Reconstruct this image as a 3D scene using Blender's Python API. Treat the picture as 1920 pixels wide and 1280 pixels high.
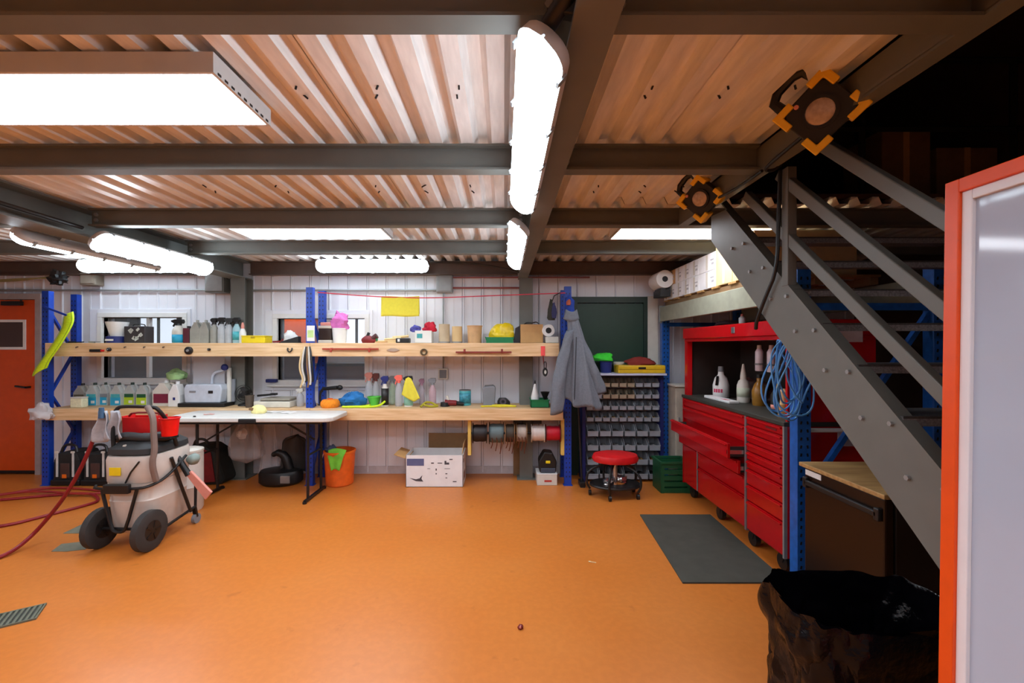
import bpy, math, random
from mathutils import Vector, Matrix, noise, Euler

R = math.radians
rnd = random.Random(11)
sc = bpy.context.scene
for _o in list(bpy.data.objects):
    bpy.data.objects.remove(_o)
C = sc.collection

# ------------------------------------------------------------------ camera, world, exposure
FPX, VPX, VPY, EYE = 800.0, 945.0, 648.0, 1.53
cam_data = bpy.data.cameras.new('camera')
cam_data.sensor_width = 36.0
cam_data.lens = FPX / 1920.0 * 36.0
cam_data.shift_x = (960.0 - VPX) / 1920.0
cam_data.shift_y = (VPY - 640.0) / 1920.0
cam_data.clip_start = 0.02
cam = bpy.data.objects.new('camera', cam_data)
cam.location = (0, 0, EYE)
cam.rotation_euler = (R(90), 0, 0)
C.objects.link(cam)
sc.camera = cam
world = bpy.data.worlds.new('world')
sc.world = world
world.use_nodes = True
world.node_tree.nodes['Background'].inputs[0].default_value = (0.55, 0.62, 0.75, 1)
world.node_tree.nodes['Background'].inputs[1].default_value = 0.02
sc.view_settings.view_transform = 'Standard'
sc.view_settings.look = 'None'
sc.view_settings.gamma = 1.0
sc.view_settings.use_curve_mapping = False
sc.view_settings.exposure = 0.64
sc.cycles.use_denoising = True
sc.cycles.max_bounces = 8
sc.cycles.sample_clamp_indirect = 8.0
TROFFER_W, TRI_W = 14.0, 13.0        # radiance of the two lamp kinds


def X(px, Y):
    return (px - VPX) * Y / FPX


def Z(py, Y):
    return EYE - (py - VPY) * Y / FPX


# ------------------------------------------------------------------ materials
def lin(c):
    out = []
    for v in c[:3]:
        v = v / 255.0
        out.append(v / 12.92 if v <= 0.04045 else ((v + 0.055) / 1.055) ** 2.4)
    return (*out, 1.0)


MATS = {}


def mat(name, col, rough=0.5, metal=0.0, var=0.10, scale=14.0, bump=0.0, emit=0.0, alpha=1.0, spec=0.5, coat=0.0, stretch=None, trans=0.0):
    if name in MATS:
        return MATS[name]
    m = bpy.data.materials.new(name)
    m.use_nodes = True
    nt = m.node_tree
    b = nt.nodes['Principled BSDF']
    c = lin(col)
    tc = nt.nodes.new('ShaderNodeTexCoord')
    mp = nt.nodes.new('ShaderNodeMapping')
    if stretch:
        mp.inputs['Scale'].default_value = stretch
    nt.links.new(tc.outputs['Object'], mp.inputs[0])
    nz = nt.nodes.new('ShaderNodeTexNoise')
    nz.inputs['Scale'].default_value = scale
    nz.inputs['Detail'].default_value = 5.0
    nt.links.new(mp.outputs[0], nz.inputs[0])
    rp = nt.nodes.new('ShaderNodeValToRGB')
    rp.color_ramp.elements[0].position = 0.3
    rp.color_ramp.elements[1].position = 0.7
    rp.color_ramp.elements[0].color = (*[v * (1 - var) for v in c[:3]], 1)
    rp.color_ramp.elements[1].color = (*[min(1, v * (1 + var)) for v in c[:3]], 1)
    nt.links.new(nz.outputs[0], rp.inputs[0])
    nt.links.new(rp.outputs[0], b.inputs['Base Color'])
    b.inputs['Roughness'].default_value = rough
    b.inputs['Metallic'].default_value = metal
    b.inputs['Specular IOR Level'].default_value = spec
    b.inputs['Coat Weight'].default_value = coat
    b.inputs['Alpha'].default_value = alpha
    b.inputs['Transmission Weight'].default_value = trans
    if bump:
        bp = nt.nodes.new('ShaderNodeBump')
        bp.inputs['Strength'].default_value = bump
        bp.inputs['Distance'].default_value = 0.01
        nt.links.new(nz.outputs[0], bp.inputs['Height'])
        nt.links.new(bp.outputs[0], b.inputs['Normal'])
    if emit:
        b.inputs['Emission Color'].default_value = c
        b.inputs['Emission Strength'].default_value = emit
    MATS[name] = m
    return m


def floor_material():
    m = bpy.data.materials.new('orange_epoxy')
    m.use_nodes = True
    nt = m.node_tree
    b = nt.nodes['Principled BSDF']
    tc = nt.nodes.new('ShaderNodeTexCoord')

    def noise_ramp(scale, p0, p1, c0, c1, detail=6):
        n = nt.nodes.new('ShaderNodeTexNoise')
        n.inputs['Scale'].default_value = scale
        n.inputs['Detail'].default_value = detail
        nt.links.new(tc.outputs['Object'], n.inputs[0])
        r = nt.nodes.new('ShaderNodeValToRGB')
        r.color_ramp.elements[0].position, r.color_ramp.elements[1].position = p0, p1
        r.color_ramp.elements[0].color, r.color_ramp.elements[1].color = c0, c1
        nt.links.new(n.outputs[0], r.inputs[0])
        return n, r
    _, big = noise_ramp(1.3, 0.3, 0.7, lin((202, 116, 44)), lin((208, 126, 56)))
    n2, fine = noise_ramp(26, 0.42, 0.62, (0.94, 0.93, 0.92, 1), (1, 1, 1, 1))
    _, spots = noise_ramp(7.5, 0.66, 0.74, (1, 1, 1, 1), (0.72, 0.66, 0.6, 1), 8)
    m1 = nt.nodes.new('ShaderNodeMixRGB'); m1.blend_type = 'MULTIPLY'; m1.inputs[0].default_value = 1
    m2 = nt.nodes.new('ShaderNodeMixRGB'); m2.blend_type = 'MULTIPLY'; m2.inputs[0].default_value = 0.6
    nt.links.new(big.outputs[0], m1.inputs[1]); nt.links.new(fine.outputs[0], m1.inputs[2])
    nt.links.new(m1.outputs[0], m2.inputs[1]); nt.links.new(spots.outputs[0], m2.inputs[2])
    nt.links.new(m2.outputs[0], b.inputs['Base Color'])
    b.inputs['Roughness'].default_value = 0.34
    b.inputs['Specular IOR Level'].default_value = 0.4
    bp = nt.nodes.new('ShaderNodeBump')
    bp.inputs['Strength'].default_value = 0.05
    bp.inputs['Distance'].default_value = 0.004
    nt.links.new(n2.outputs[0], bp.inputs['Height'])
    nt.links.new(bp.outputs[0], b.inputs['Normal'])
    return m


def wood_material(name, light, dark, scale=5.0):
    m = bpy.data.materials.new(name)
    m.use_nodes = True
    nt = m.node_tree
    b = nt.nodes['Principled BSDF']
    tc = nt.nodes.new('ShaderNodeTexCoord')
    mp = nt.nodes.new('ShaderNodeMapping')
    mp.inputs['Scale'].default_value = (0.6, 9, 9)
    nt.links.new(tc.outputs['Object'], mp.inputs[0])
    n = nt.nodes.new('ShaderNodeTexNoise')
    n.inputs['Scale'].default_value = scale
    n.inputs['Detail'].default_value = 7
    nt.links.new(mp.outputs[0], n.inputs[0])
    r = nt.nodes.new('ShaderNodeValToRGB')
    r.color_ramp.elements[0].position, r.color_ramp.elements[1].position = 0.35, 0.65
    r.color_ramp.elements[0].color, r.color_ramp.elements[1].color = lin(dark), lin(light)
    nt.links.new(n.outputs[0], r.inputs[0])
    nt.links.new(r.outputs[0], b.inputs['Base Color'])
    b.inputs['Roughness'].default_value = 0.6
    MATS[name] = m
    return m


STEEL = mat('grey_steel_paint', (106, 108, 103), 0.5, 0.0, 0.08, 6)
DECK = mat('galvanised_deck', (238, 234, 230), 0.36, 0.08, 0.10, 9, stretch=(4, 0.6, 4))
FLOOR = floor_material()
PINE = wood_material('pine_timber', (236, 204, 160), (214, 174, 124))
PLY = wood_material('plywood', (222, 190, 146), (198, 160, 114))
TOPWOOD = wood_material('oak_board', (186, 148, 92), (156, 116, 66))
PANEL = mat('white_wall_sheet', (234, 235, 242), 0.45, 0, 0.03, 3)
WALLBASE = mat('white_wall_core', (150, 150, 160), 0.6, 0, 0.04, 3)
WHITE = mat('white_plastic', (232, 232, 230), 0.4, 0, 0.03)
OFFWHITE = mat('off_white_plastic', (214, 210, 200), 0.45, 0, 0.05)
IVORY = mat('ivory_plastic', (206, 198, 184), 0.5, 0, 0.05)
BLACK = mat('black_plastic', (22, 22, 23), 0.45, 0, 0.15)
RUBBER = mat('dark_rubber', (52, 50, 49), 0.75, 0, 0.15)
DARKMETAL = mat('dark_metal', (48, 46, 46), 0.4, 0.6, 0.1)
CHROME = mat('bright_metal', (200, 200, 202), 0.25, 0.9, 0.05)
GREYMETAL = mat('grey_metal', (150, 152, 152), 0.45, 0.4, 0.08)
GREYPL = mat('grey_plastic', (128, 132, 138), 0.5, 0, 0.06)
BLUE = mat('blue_rack_paint', (14, 62, 168), 0.38, 0, 0.12)
BLUE_R = mat('blue_rack_paint_worn', (30, 92, 176), 0.35, 0, 0.22, 20)
NAVY = mat('navy_plastic', (26, 40, 110), 0.5, 0, 0.1)
RED = mat('toolbox_red', (182, 8, 16), 0.25, 0, 0.05, coat=0.3)
REDPL = mat('red_plastic', (214, 26, 26), 0.4, 0, 0.06)
DARKRED = mat('dark_red', (120, 18, 24), 0.5, 0, 0.12)
HOSE = mat('red_hose_rubber', (140, 24, 34), 0.45, 0, 0.12)
ORANGE_DOOR = mat('orange_door_paint', (214, 78, 10), 0.42, 0, 0.05)
ORANGE_FRAME = mat('orange_frame_paint', (228, 78, 8), 0.4, 0, 0.05)
ORANGE_PL = mat('orange_plastic', (238, 112, 24), 0.45, 0, 0.06)
GREEN_DOOR = mat('dark_green_paint', (22, 56, 42), 0.5, 0, 0.08)
GREEN = mat('green_plastic', (20, 122, 72), 0.45, 0, 0.08)
DKGREEN = mat('crate_green', (20, 84, 50), 0.5, 0, 0.08)
LIME = mat('lime_cloth', (120, 206, 60), 0.8, 0, 0.15)
YELLOW = mat('yellow_plastic', (236, 208, 22), 0.5, 0, 0.06)
YCLOTH = mat('yellow_cloth', (228, 218, 70), 0.85, 0, 0.04, 40, 0.08)
HIVIS = mat('hi_vis_webbing', (206, 236, 22), 0.65, 0, 0.1, 60, 0.2)
KRAFT = mat('kraft_card', (196, 152, 98), 0.75, 0, 0.06)
KRAFT_L = mat('kraft_card_pale', (220, 190, 140), 0.75, 0, 0.05)
KRAFT_D = mat('kraft_card_dark', (132, 100, 66), 0.8, 0, 0.08)
CARTON = mat('white_carton', (234, 232, 232), 0.6, 0, 0.03)
TEAL = mat('teal_print', (70, 168, 176), 0.5, 0, 0.15, 30)
CYAN = mat('cyan_print', (36, 160, 200), 0.5, 0, 0.08)
SKYBLUE = mat('sky_blue_cloth', (36, 116, 184), 0.8, 0, 0.2, 18, 0.2)
LIMEPRINT = mat('lime_print', (176, 204, 40), 0.5, 0, 0.08)
MAROON = mat('maroon_print', (122, 30, 58), 0.5, 0, 0.1)
PINK = mat('pink_cloth', (206, 110, 176), 0.85, 0, 0.2, 16, 0.2)
SALMON = mat('salmon_rubber', (226, 150, 136), 0.6, 0, 0.06)
COATGREY = mat('coat_cotton', (112, 118, 128), 0.9, 0, 0.08, 50, 0.25)
RAG = mat('grey_rag', (172, 172, 178), 0.9, 0, 0.1, 40, 0.25)
CLEAR = mat('clear_plastic', (216, 218, 224), 0.2, 0, 0.02, alpha=0.42)
BINCLEAR = mat('smoky_bin_plastic', (150, 156, 164), 0.35, 0, 0.08)
BINTAN = mat('bin_tan_plastic', (160, 146, 124), 0.4, 0, 0.08)
BAGCLEAR = mat('thin_clear_film', (210, 206, 210), 0.25, 0, 0.05, alpha=0.34)
GLASS = mat('window_glass', (200, 210, 216), 0.05, 0, 0.0, alpha=0.16, spec=0.8)
DARKGLASS = mat('dark_tinted_pane', (62, 34, 24), 0.12, 0, 0.1, spec=0.8)
BAGBLACK = mat('black_bin_liner', (6, 5, 8), 0.17, 0, 0.1, 26, 0.7, spec=0.25)
MATGREY = mat('rubber_mat_grey', (66, 66, 58), 0.85, 0, 0.12, 9)
PATCHGREY = mat('worn_grey_patch', (112, 112, 96), 0.7, 0, 0.25, 12)
GRATE = mat('drain_metal', (112, 116, 100), 0.5, 0.3, 0.15)
FRIDGE = mat('fridge_brown_black', (30, 16, 10), 0.25, 0, 0.15, 4, spec=0.3)
BROWN = mat('brown_laminate', (96, 44, 26), 0.4, 0, 0.12, 5)
WORKYEL = mat('lamp_yellow', (255, 200, 40), 0.4, 0, 0.06)
LENSOFF = mat('unlit_lamp_lens', (196, 176, 158), 0.25, 0.2, 0.2, 60)
AMBER = mat('amber_liquid', (150, 104, 34), 0.25, 0, 0.15)
CABLEBLUE = mat('light_blue_cable', (92, 160, 222), 0.45, 0, 0.08)
WBOARD = mat('whiteboard_enamel', (176, 186, 204), 0.07, 0, 0.02, 2, spec=0.35)
WTRIM = mat('whiteboard_inner_trim', (226, 222, 226), 0.35, 0, 0.02)
COPPER = mat('copper_wire', (110, 62, 42), 0.45, 0.4, 0.15)
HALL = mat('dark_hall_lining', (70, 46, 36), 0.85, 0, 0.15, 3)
PLASTER = mat('room_plaster', (186, 186, 190), 0.8, 0, 0.05)
FIXTURE = mat('lamp_housing', (208, 206, 204), 0.45, 0, 0.03)
TROFFER_GLOW = mat('troffer_diffuser', (240, 246, 255), 0.5, emit=TROFFER_W, var=0)
TRI_GLOW = mat('batten_diffuser', (224, 242, 255), 0.5, emit=TRI_W, var=0)
DAYGLOW = mat('daylit_window', (228, 240, 255), 0.5, emit=0.8, var=0)


# ------------------------------------------------------------------ mesh builder
class MB:
    def __init__(self):
        self.v, self.f = [], []

    def add(self, vs, fs):
        n = len(self.v)
        self.v += [tuple(p) for p in vs]
        self.f += [tuple(i + n for i in f) for f in fs]
        return self

    def box(self, x0, x1, y0, y1, z0, z1):
        vs = [(x, y, z) for z in (z0, z1) for y in (y0, y1) for x in (x0, x1)]
        return self.add(vs, [(0, 2, 3, 1), (4, 5, 7, 6), (0, 1, 5, 4), (2, 6, 7, 3), (0, 4, 6, 2), (1, 3, 7, 5)])

    def cbox(self, c, s, rot=None):
        vs = []
        for sz in (-1, 1):
            for sy in (-1, 1):
                for sx in (-1, 1):
                    p = Vector((sx * s[0] / 2, sy * s[1] / 2, sz * s[2] / 2))
                    if rot:
                        p.rotate(Euler([R(a) for a in rot]))
                    vs.append(p + Vector(c))
        return self.add(vs, [(0, 2, 3, 1), (4, 5, 7, 6), (0, 1, 5, 4), (2, 6, 7, 3), (0, 4, 6, 2), (1, 3, 7, 5)])

    def bar(self, p0, p1, w, h, side=(1, 0, 0)):
        p0, p1 = Vector(p0), Vector(p1)
        d = (p1 - p0).normalized()
        s = Vector(side)
        s = (s - d * s.dot(d)).normalized()
        u = d.cross(s)
        vs = []
        for p in (p0, p1):
            for a, b in ((-1, -1), (1, -1), (1, 1), (-1, 1)):
                vs.append(p + s * a * w / 2 + u * b * h / 2)
        return self.add(vs, [(0, 3, 2, 1), (4, 5, 6, 7), (0, 1, 5, 4), (1, 2, 6, 5), (2, 3, 7, 6), (3, 0, 4, 7)])

    def cyl(self, p0, p1, r0, r1=None, n=14, caps=True):
        r1 = r0 if r1 is None else r1
        p0, p1 = Vector(p0), Vector(p1)
        d = (p1 - p0).normalized()
        a = Vector((0, 0, 1)) if abs(d.z) < 0.9 else Vector((1, 0, 0))
        s = d.cross(a).normalized()
        u = s.cross(d)
        vs = []
        for p, r in ((p0, r0), (p1, r1)):
            for i in range(n):
                t = 2 * math.pi * i / n
                vs.append(p + (s * math.cos(t) + u * math.sin(t)) * r)
        fs = [(i, i + n, (i + 1) % n + n, (i + 1) % n) for i in range(n)]
        if caps:
            fs += [tuple(range(n)), tuple(range(2 * n - 1, n - 1, -1))]
        return self.add(vs, fs)

    def tube(self, pts, r, n=7, closed=False, smooth=0):
        P = [Vector(p) for p in pts]
        for _ in range(smooth):
            Q = [] if closed else [P[0]]
            m = len(P)
            for i in range(m if closed else m - 1):
                a, b = P[i], P[(i + 1) % m]
                Q += [a * 0.75 + b * 0.25, a * 0.25 + b * 0.75]
            if not closed:
                Q.append(P[-1])
            P = Q
        m = len(P)
        vs = []
        s_prev = None
        for i, p in enumerate(P):
            if closed:
                d = P[(i + 1) % m] - P[i - 1]
            else:
                d = P[min(i + 1, m - 1)] - P[max(i - 1, 0)]
            d.normalize()
            if s_prev is None:
                a = Vector((0, 0, 1)) if abs(d.z) < 0.9 else Vector((1, 0, 0))
                s = d.cross(a).normalized()
            else:
                s = s_prev - d * s_prev.dot(d)
                s = s.normalized() if s.length > 1e-6 else d.orthogonal().normalized()
            s_prev = s
            u = s.cross(d)
            rr = r[i * len(r) // m] if isinstance(r, (list, tuple)) else r
            for k in range(n):
                t = 2 * math.pi * k / n
                vs.append(p + (s * math.cos(t) + u * math.sin(t)) * rr)
        fs = []
        for i in range(m if closed else m - 1):
            j = (i + 1) % m
            for k in range(n):
                l = (k + 1) % n
                fs.append((i * n + k, j * n + k, j * n + l, i * n + l))
        if not closed:
            fs += [tuple(range(n)), tuple(range(m * n - 1, (m - 1) * n - 1, -1))]
        return self.add(vs, fs)

    def lathe(self, prof, n=18, c=(0, 0, 0), axis='z', sx=1.0, sy=1.0, cap0=True, cap1=True):
        vs = []
        for r, h in prof:
            for i in range(n):
                t = 2 * math.pi * i / n
                a, b = r * math.cos(t) * sx, r * math.sin(t) * sy
                p = {'z': (a, b, h), 'x': (h, a, b), 'y': (a, h, b)}[axis]
                vs.append((p[0] + c[0], p[1] + c[1], p[2] + c[2]))
        fs = []
        for j in range(len(prof) - 1):
            for i in range(n):
                k = (i + 1) % n
                fs.append((j * n + i, j * n + k, (j + 1) * n + k, (j + 1) * n + i))
        if cap0:
            fs.append(tuple(range(n - 1, -1, -1)))
        if cap1:
            m = (len(prof) - 1) * n
            fs.append(tuple(range(m, m + n)))
        return self.add(vs, fs)

    def prism(self, poly, a, b, plane='xz'):
        n = len(poly)
        vs = []
        for t in (a, b):
            for p, q in poly:
                vs.append({'xz': (p, t, q), 'yz': (t, p, q), 'xy': (p, q, t)}[plane])
        fs = [tuple(range(n)), tuple(range(2 * n - 1, n - 1, -1))]
        fs += [(i, i + n, (i + 1) % n + n, (i + 1) % n) for i in range(n)]
        return self.add(vs, fs)

    def grid(self, fn, nu, nv, wrap=False):
        vs = [fn(i / nu, j / nv) for j in range(nv + 1) for i in range(nu if wrap else nu + 1)]
        w = nu if wrap else nu + 1
        fs = []
        for j in range(nv):
            for i in range(nu):
                k = (i + 1) % w if wrap else i + 1
                fs.append((j * w + i, j * w + k, (j + 1) * w + k, (j + 1) * w + i))
        return self.add(vs, fs)

    def lump(self, c, s, seed=0, amp=0.25, nu=18, nv=10, freq=1.6, floor=-0.55):
        def fn(u, v):
            t, p = 2 * math.pi * u, math.pi * (v * 0.998 + 0.001)
            d = Vector((math.sin(p) * math.cos(t), math.sin(p) * math.sin(t), math.cos(p)))
            k = 1 + amp * noise.noise(d * freq + Vector((seed * 3.1, seed * 1.7, seed)))
            k += amp * 0.5 * noise.noise(d * freq * 2.7 + Vector((seed, seed * 5.1, 2)))
            d = d * k
            return (c[0] + d.x * s[0] / 2, c[1] + d.y * s[1] / 2, c[2] + (max(d.z, floor) - floor) / (1 - floor) * s[2])
        return self.grid(fn, nu, nv, True)

    def build(self, name, m, parent=None, world=False, smooth=False, bevel=0.0, solid=0.0, loc=None, sub=0, kind=None, label=None):
        vs = self.v
        if parent is not None and world:
            q = Vector((0, 0, 0))
            o = parent
            while o is not None:
                q += o.location
                o = o.parent
            vs = [(p[0] - q.x, p[1] - q.y, p[2] - q.z) for p in vs]
        me = bpy.data.meshes.new(name)
        me.from_pydata(vs, [], self.f)
        me.update()
        import bmesh
        bm = bmesh.new()
        bm.from_mesh(me)
        bmesh.ops.recalc_face_normals(bm, faces=bm.faces)
        bm.to_mesh(me)
        bm.free()
        me.materials.append(m)
        if smooth:
            me.shade_smooth()
            me.set_sharp_from_angle(angle=R(40))
        o = bpy.data.objects.new(name, me)
        C.objects.link(o)
        if parent is not None:
            o.parent = parent
        if loc is not None:
            o.location = loc
        if solid:
            d = o.modifiers.new('solid', 'SOLIDIFY')
            d.thickness = solid
        if sub:
            d = o.modifiers.new('sub', 'SUBSURF')
            d.levels = d.render_levels = sub
        if bevel:
            d = o.modifiers.new('bevel', 'BEVEL')
            d.width = bevel
            d.segments = 2
            d.limit_method = 'ANGLE'
        if kind:
            o['kind'] = kind
        if label:
            o['label'] = label
        return o


def tag(o, label, cat, group=None, kind=None):
    o['label'] = label
    o['category'] = cat
    if group:
        o['group'] = group
    if kind:
        o['kind'] = kind
    return o


def thing(name, label, cat, loc=(0, 0, 0), rz=0.0, group=None, rot=None, mode='XYZ', kind=None):
    o = bpy.data.objects.new(name, None)
    o.empty_display_size = 0.05
    C.objects.link(o)
    o.location = loc
    o.rotation_mode = mode
    o.rotation_euler = rot if rot else (0, 0, R(rz))
    return tag(o, label, cat, group, kind)


def solo(mb, name, label, cat, m, loc=(0, 0, 0), rz=0.0, group=None, **kw):
    o = mb.build(name, m, **kw)
    o.location = loc
    o.rotation_euler = (0, 0, R(rz))
    return tag(o, label, cat, group)


def structure(mb, name, m, **kw):
    o = mb.build(name, m, **kw)
    o['kind'] = 'structure'
    return o


def anchor(name, loc=(0, 0, 0)):
    o = bpy.data.objects.new(name, None)
    o.empty_display_size = 0.05
    o.location = loc
    o['kind'] = 'structure'
    C.objects.link(o)
    return o


def copy_tree(o, parent=None):
    c = o.copy()
    C.objects.link(c)
    c.parent = parent
    for ch in [k for k in o.children]:
        copy_tree(ch, c)
    return c


ORD = ['first', 'second', 'third', 'fourth', 'fifth', 'sixth', 'seventh', 'eighth', 'ninth', 'tenth', 'eleventh', 'twelfth']

# ================================================================== SETTING
WY = 5.12            # face of the back wall
DZ = 2.515           # underside of the deck ribs
structure(MB().box(-7.6, 4.3, -5.1, WY + 0.2, -0.12, 0.0), 'floor', FLOOR)

OPEN = [(-4.80, -3.84, 1.145, 1.87), (-2.707, -1.664, 1.12, 1.856)]   # x0, x1, z0, z1


def cut(x0, x1, z0, z1):
    """rectangles of a wall strip that are left beside the two window openings"""
    rects = [(x0, x1, z0, z1)]
    for a, b, c, d in OPEN:
        nxt = []
        for (p, q, r, s) in rects:
            if q <= a or p >= b:
                nxt.append((p, q, r, s))
                continue
            if p < a:
                nxt.append((p, a, r, s))
            if q > b:
                nxt.append((b, q, r, s))
            nxt.append((max(p, a), min(q, b), r, c))
            nxt.append((max(p, a), min(q, b), d, s))
        rects = nxt
    return rects


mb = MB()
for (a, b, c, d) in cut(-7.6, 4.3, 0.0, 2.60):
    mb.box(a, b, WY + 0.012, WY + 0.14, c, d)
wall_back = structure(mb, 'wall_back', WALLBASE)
pitch = 0.229
i = 0
x = -7.6
while x < 4.25:
    x1 = min(x + pitch, 4.3)
    mb = MB()
    for (a, b, c, d) in cut(x, x1, 0.02, 2.58):
        lo, hi = (0.003 if a == x else 0), (0.003 if b == x1 else 0)
        mb.box(a + lo, b - hi, WY, WY + 0.012, c, d)
        if a == x:
            mb.prism([(a + 0.008, WY), (a + 0.012, WY - 0.016), (a + 0.022, WY - 0.016), (a + 0.028, WY)], c, d, 'xy')
        if a == x:
            m0 = (x + x1) / 2
            if b > m0 + 0.02:
                mb.box(m0 - 0.012, m0 + 0.012, WY - 0.004, WY + 0.002, c, d)
    mb.build('wall_panel', PANEL, wall_back)
    x += pitch
mb = MB().box(-7.6, -6.55, WY - 0.012, WY, 0, 0.09).box(-5.45, 0.80, WY - 0.012, WY, 0, 0.09)
structure(mb, 'baseboard_back', mat('wall_skirting', (206, 202, 206), 0.6))

structure(MB().box(-7.6, -7.5, -5.1, WY, 0, 2.6), 'wall_left', PLASTER)
structure(MB().box(-7.6, 4.3, -5.1, -5.0, 0, 2.6), 'wall_behind', PLASTER)
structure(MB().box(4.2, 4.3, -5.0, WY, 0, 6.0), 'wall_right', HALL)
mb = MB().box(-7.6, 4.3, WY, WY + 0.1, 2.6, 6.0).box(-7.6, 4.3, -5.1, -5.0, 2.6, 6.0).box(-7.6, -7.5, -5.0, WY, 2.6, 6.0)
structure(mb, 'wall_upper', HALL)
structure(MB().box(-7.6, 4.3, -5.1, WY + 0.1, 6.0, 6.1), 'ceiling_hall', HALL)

# the mezzanine deck that is the ceiling here: a slab with ribbed sheets below it
mb = MB().box(-7.5, 1.315, -5.0, WY, DZ + 0.056, DZ + 0.09).box(1.315, 4.2, 3.02, WY, DZ + 0.056, DZ + 0.09)
ceiling = structure(mb, 'ceiling', mat('deck_boards', (92, 62, 44), 0.8))


def sheet(x0, nrib, y0, y1, dz, xmax=99):
    p = 0.15
    pts = []
    for k in range(nrib):
        a = x0 + k * p
        pts += [(a, DZ + 0.05), (a + 0.022, DZ + 0.05), (a + 0.046, DZ), (a + 0.106, DZ), (a + 0.128, DZ + 0.05)]
    pts.append((x0 + nrib * p - 0.002, DZ + 0.05))
    pts = [q for q in pts if q[0] <= xmax]
    n = len(pts)
    vs = [(px, y0, pz + dz) for px, pz in pts] + [(px, y1, pz + dz) for px, pz in pts]
    vs += [(px, y0, pz + dz + 0.003) for px, pz in pts] + [(px, y1, pz + dz + 0.003) for px, pz in pts]
    fs = []
    for k in range(n - 1):
        fs.append((k, k + 1, n + k + 1, n + k))
        fs.append((2 * n + k, 3 * n + k, 3 * n + k + 1, 2 * n + k + 1))
        fs.append((k, 2 * n + k, 2 * n + k + 1, k + 1))
        fs.append((n + k, n + k + 1, 3 * n + k + 1, 3 * n + k))
    MB().add(vs, fs).build('deck_panel', DECK, ceiling)


x = -0.705 - 0.75 * 9
k = 0
while x < 0.79:
    sheet(x, 5, -4.99, WY - 0.01, 0.0025 * (k % 2))
    x += 0.75
    k += 1
sheet(0.795, 4, -4.99, 2.97, 0.0, 1.312)
sheet(0.795, 3, 2.98, WY - 0.01, 0.0)
for k, x in enumerate((1.245, 1.995, 2.745, 3.445)):
    sheet(x, 5, 2.98, WY - 0.01, 0.0025 * (k % 2))
# screws through the sheets
mb = MB()
for xx in (-0.79, -0.49, -0.19, 0.11, 0.56, 0.86, 1.09, -1.39, -1.84):
    for yy in (1.62, 1.68, 2.62, 2.72):
        mb.cyl((xx + rnd.uniform(-.02, .02), yy, DZ - 0.012), (xx + rnd.uniform(-.02, .02), yy, DZ + 0.004), 0.004, 0.004, 6)
mb.build('screw', DARKMETAL, ceiling, kind='stuff')


def ibeam(mb, a, b, y0, y1, z0, z1, axis, t=0.010):
    """I section running along axis between a and b, its flanges y0..y1 wide"""
    m = (y0 + y1) / 2
    for (p, q, r, s) in ((y0, y1, z0, z0 + t), (m - 0.004, m + 0.004, z0 + t, z1 - t), (y0, y1, z1 - t, z1)):
        if axis == 'x':
            mb.box(a, b, p, q, r, s)
        else:
            mb.box(p, q, a, b, r, s)
    return mb


def beam(name, mb, label, cat='beam', m=STEEL, bolts=None):
    o = mb.build(name, m)
    tag(o, label, cat, kind='structure')
    if bolts:
        for p in bolts:
            MB().cyl((p[0], p[1] - 0.012, p[2]), (p[0], p[1], p[2]), 0.014, 0.014, 6).build('bolt', GREYMETAL, o)
    return o


BZ = EYE + 0.86     # underside of the joists
GZ = EYE + 0.78     # underside of the girders
joists = [(1.18, 1.25, 'grey steel joist across the very top of the picture'),
          (2.15, 1.25, 'grey steel joist behind the nearest ceiling panel light'),
          (3.12, 4.2, 'grey steel joist bolted to the left girder above the staircase head'),
          (4.05, 4.2, 'grey steel joist just behind the two far ceiling panel lights'),
          (0.22, 1.25, None), (-0.75, 1.25, None), (-1.72, 1.25, None), (-2.69, 1.25, None)]
for yf, xr, lab in joists:
    mb = MB()
    for a, b in ((-7.5, -3.205), (-2.975, 0.160), (0.280, xr)):
        ibeam(mb, a, b, yf - 0.07, yf, BZ, DZ, 'x')
    o = mb.build('ceiling_beam', STEEL)
    o['kind'] = 'structure'
    if lab:
        tag(o, lab, 'beam', kind='structure')
        for bx in (-2.94, 0.12, 0.31):
            for bz in (BZ + 0.045, BZ + 0.085):
                MB().cyl((bx, yf - 0.052, bz), (bx, yf - 0.038, bz), 0.013, 0.013, 6).build('bolt', GREYMETAL, o)
mb = MB()
for a, b in ((-7.5, -3.205), (-2.975, 0.160), (0.280, 4.2)):
    ibeam(mb, a, b, 4.97, 5.05, BZ - 0.03, DZ, 'x')
beam('ceiling_beam', mb, 'dark joist close against the white back wall', m=mat('brown_primer', (84, 66, 56), 0.6))
beam('ceiling_beam', ibeam(MB(), -4.99, 5.05, 0.165, 0.275, GZ, DZ, 'y', 0.012), 'brown-grey girder running to the back wall beside the two hanging battens')
beam('ceiling_beam', ibeam(MB(), -4.99, 5.05, -3.20, -2.98, GZ, DZ, 'y', 0.012), 'heavy grey girder at the left with a black cable along it',
     bolts=None)
mb = MB().box(1.25, 1.262, -4.99, 3.05, BZ + 0.01, DZ).box(1.25, 1.315, -4.99, 3.05, BZ, BZ + 0.012).box(1.25, 1.315, -4.99, 3.05, DZ - 0.012, DZ - 0.001)
beam('ceiling_beam', mb, 'channel beam along the open deck edge carrying two work lamps')
mb = MB()
mb.box(-3.14, -2.98, 4.90, 4.912, 0, GZ).box(-3.14, -2.98, 5.06, 5.072, 0, GZ).box(-3.066, -3.054, 4.912, 5.06, 0, GZ)
mb.box(-3.18, -2.94, 4.86, 5.09, 0, 0.012)
beam('steel_column', mb, 'grey steel column on the back wall between the two windows', 'column')
mb = MB()
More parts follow.
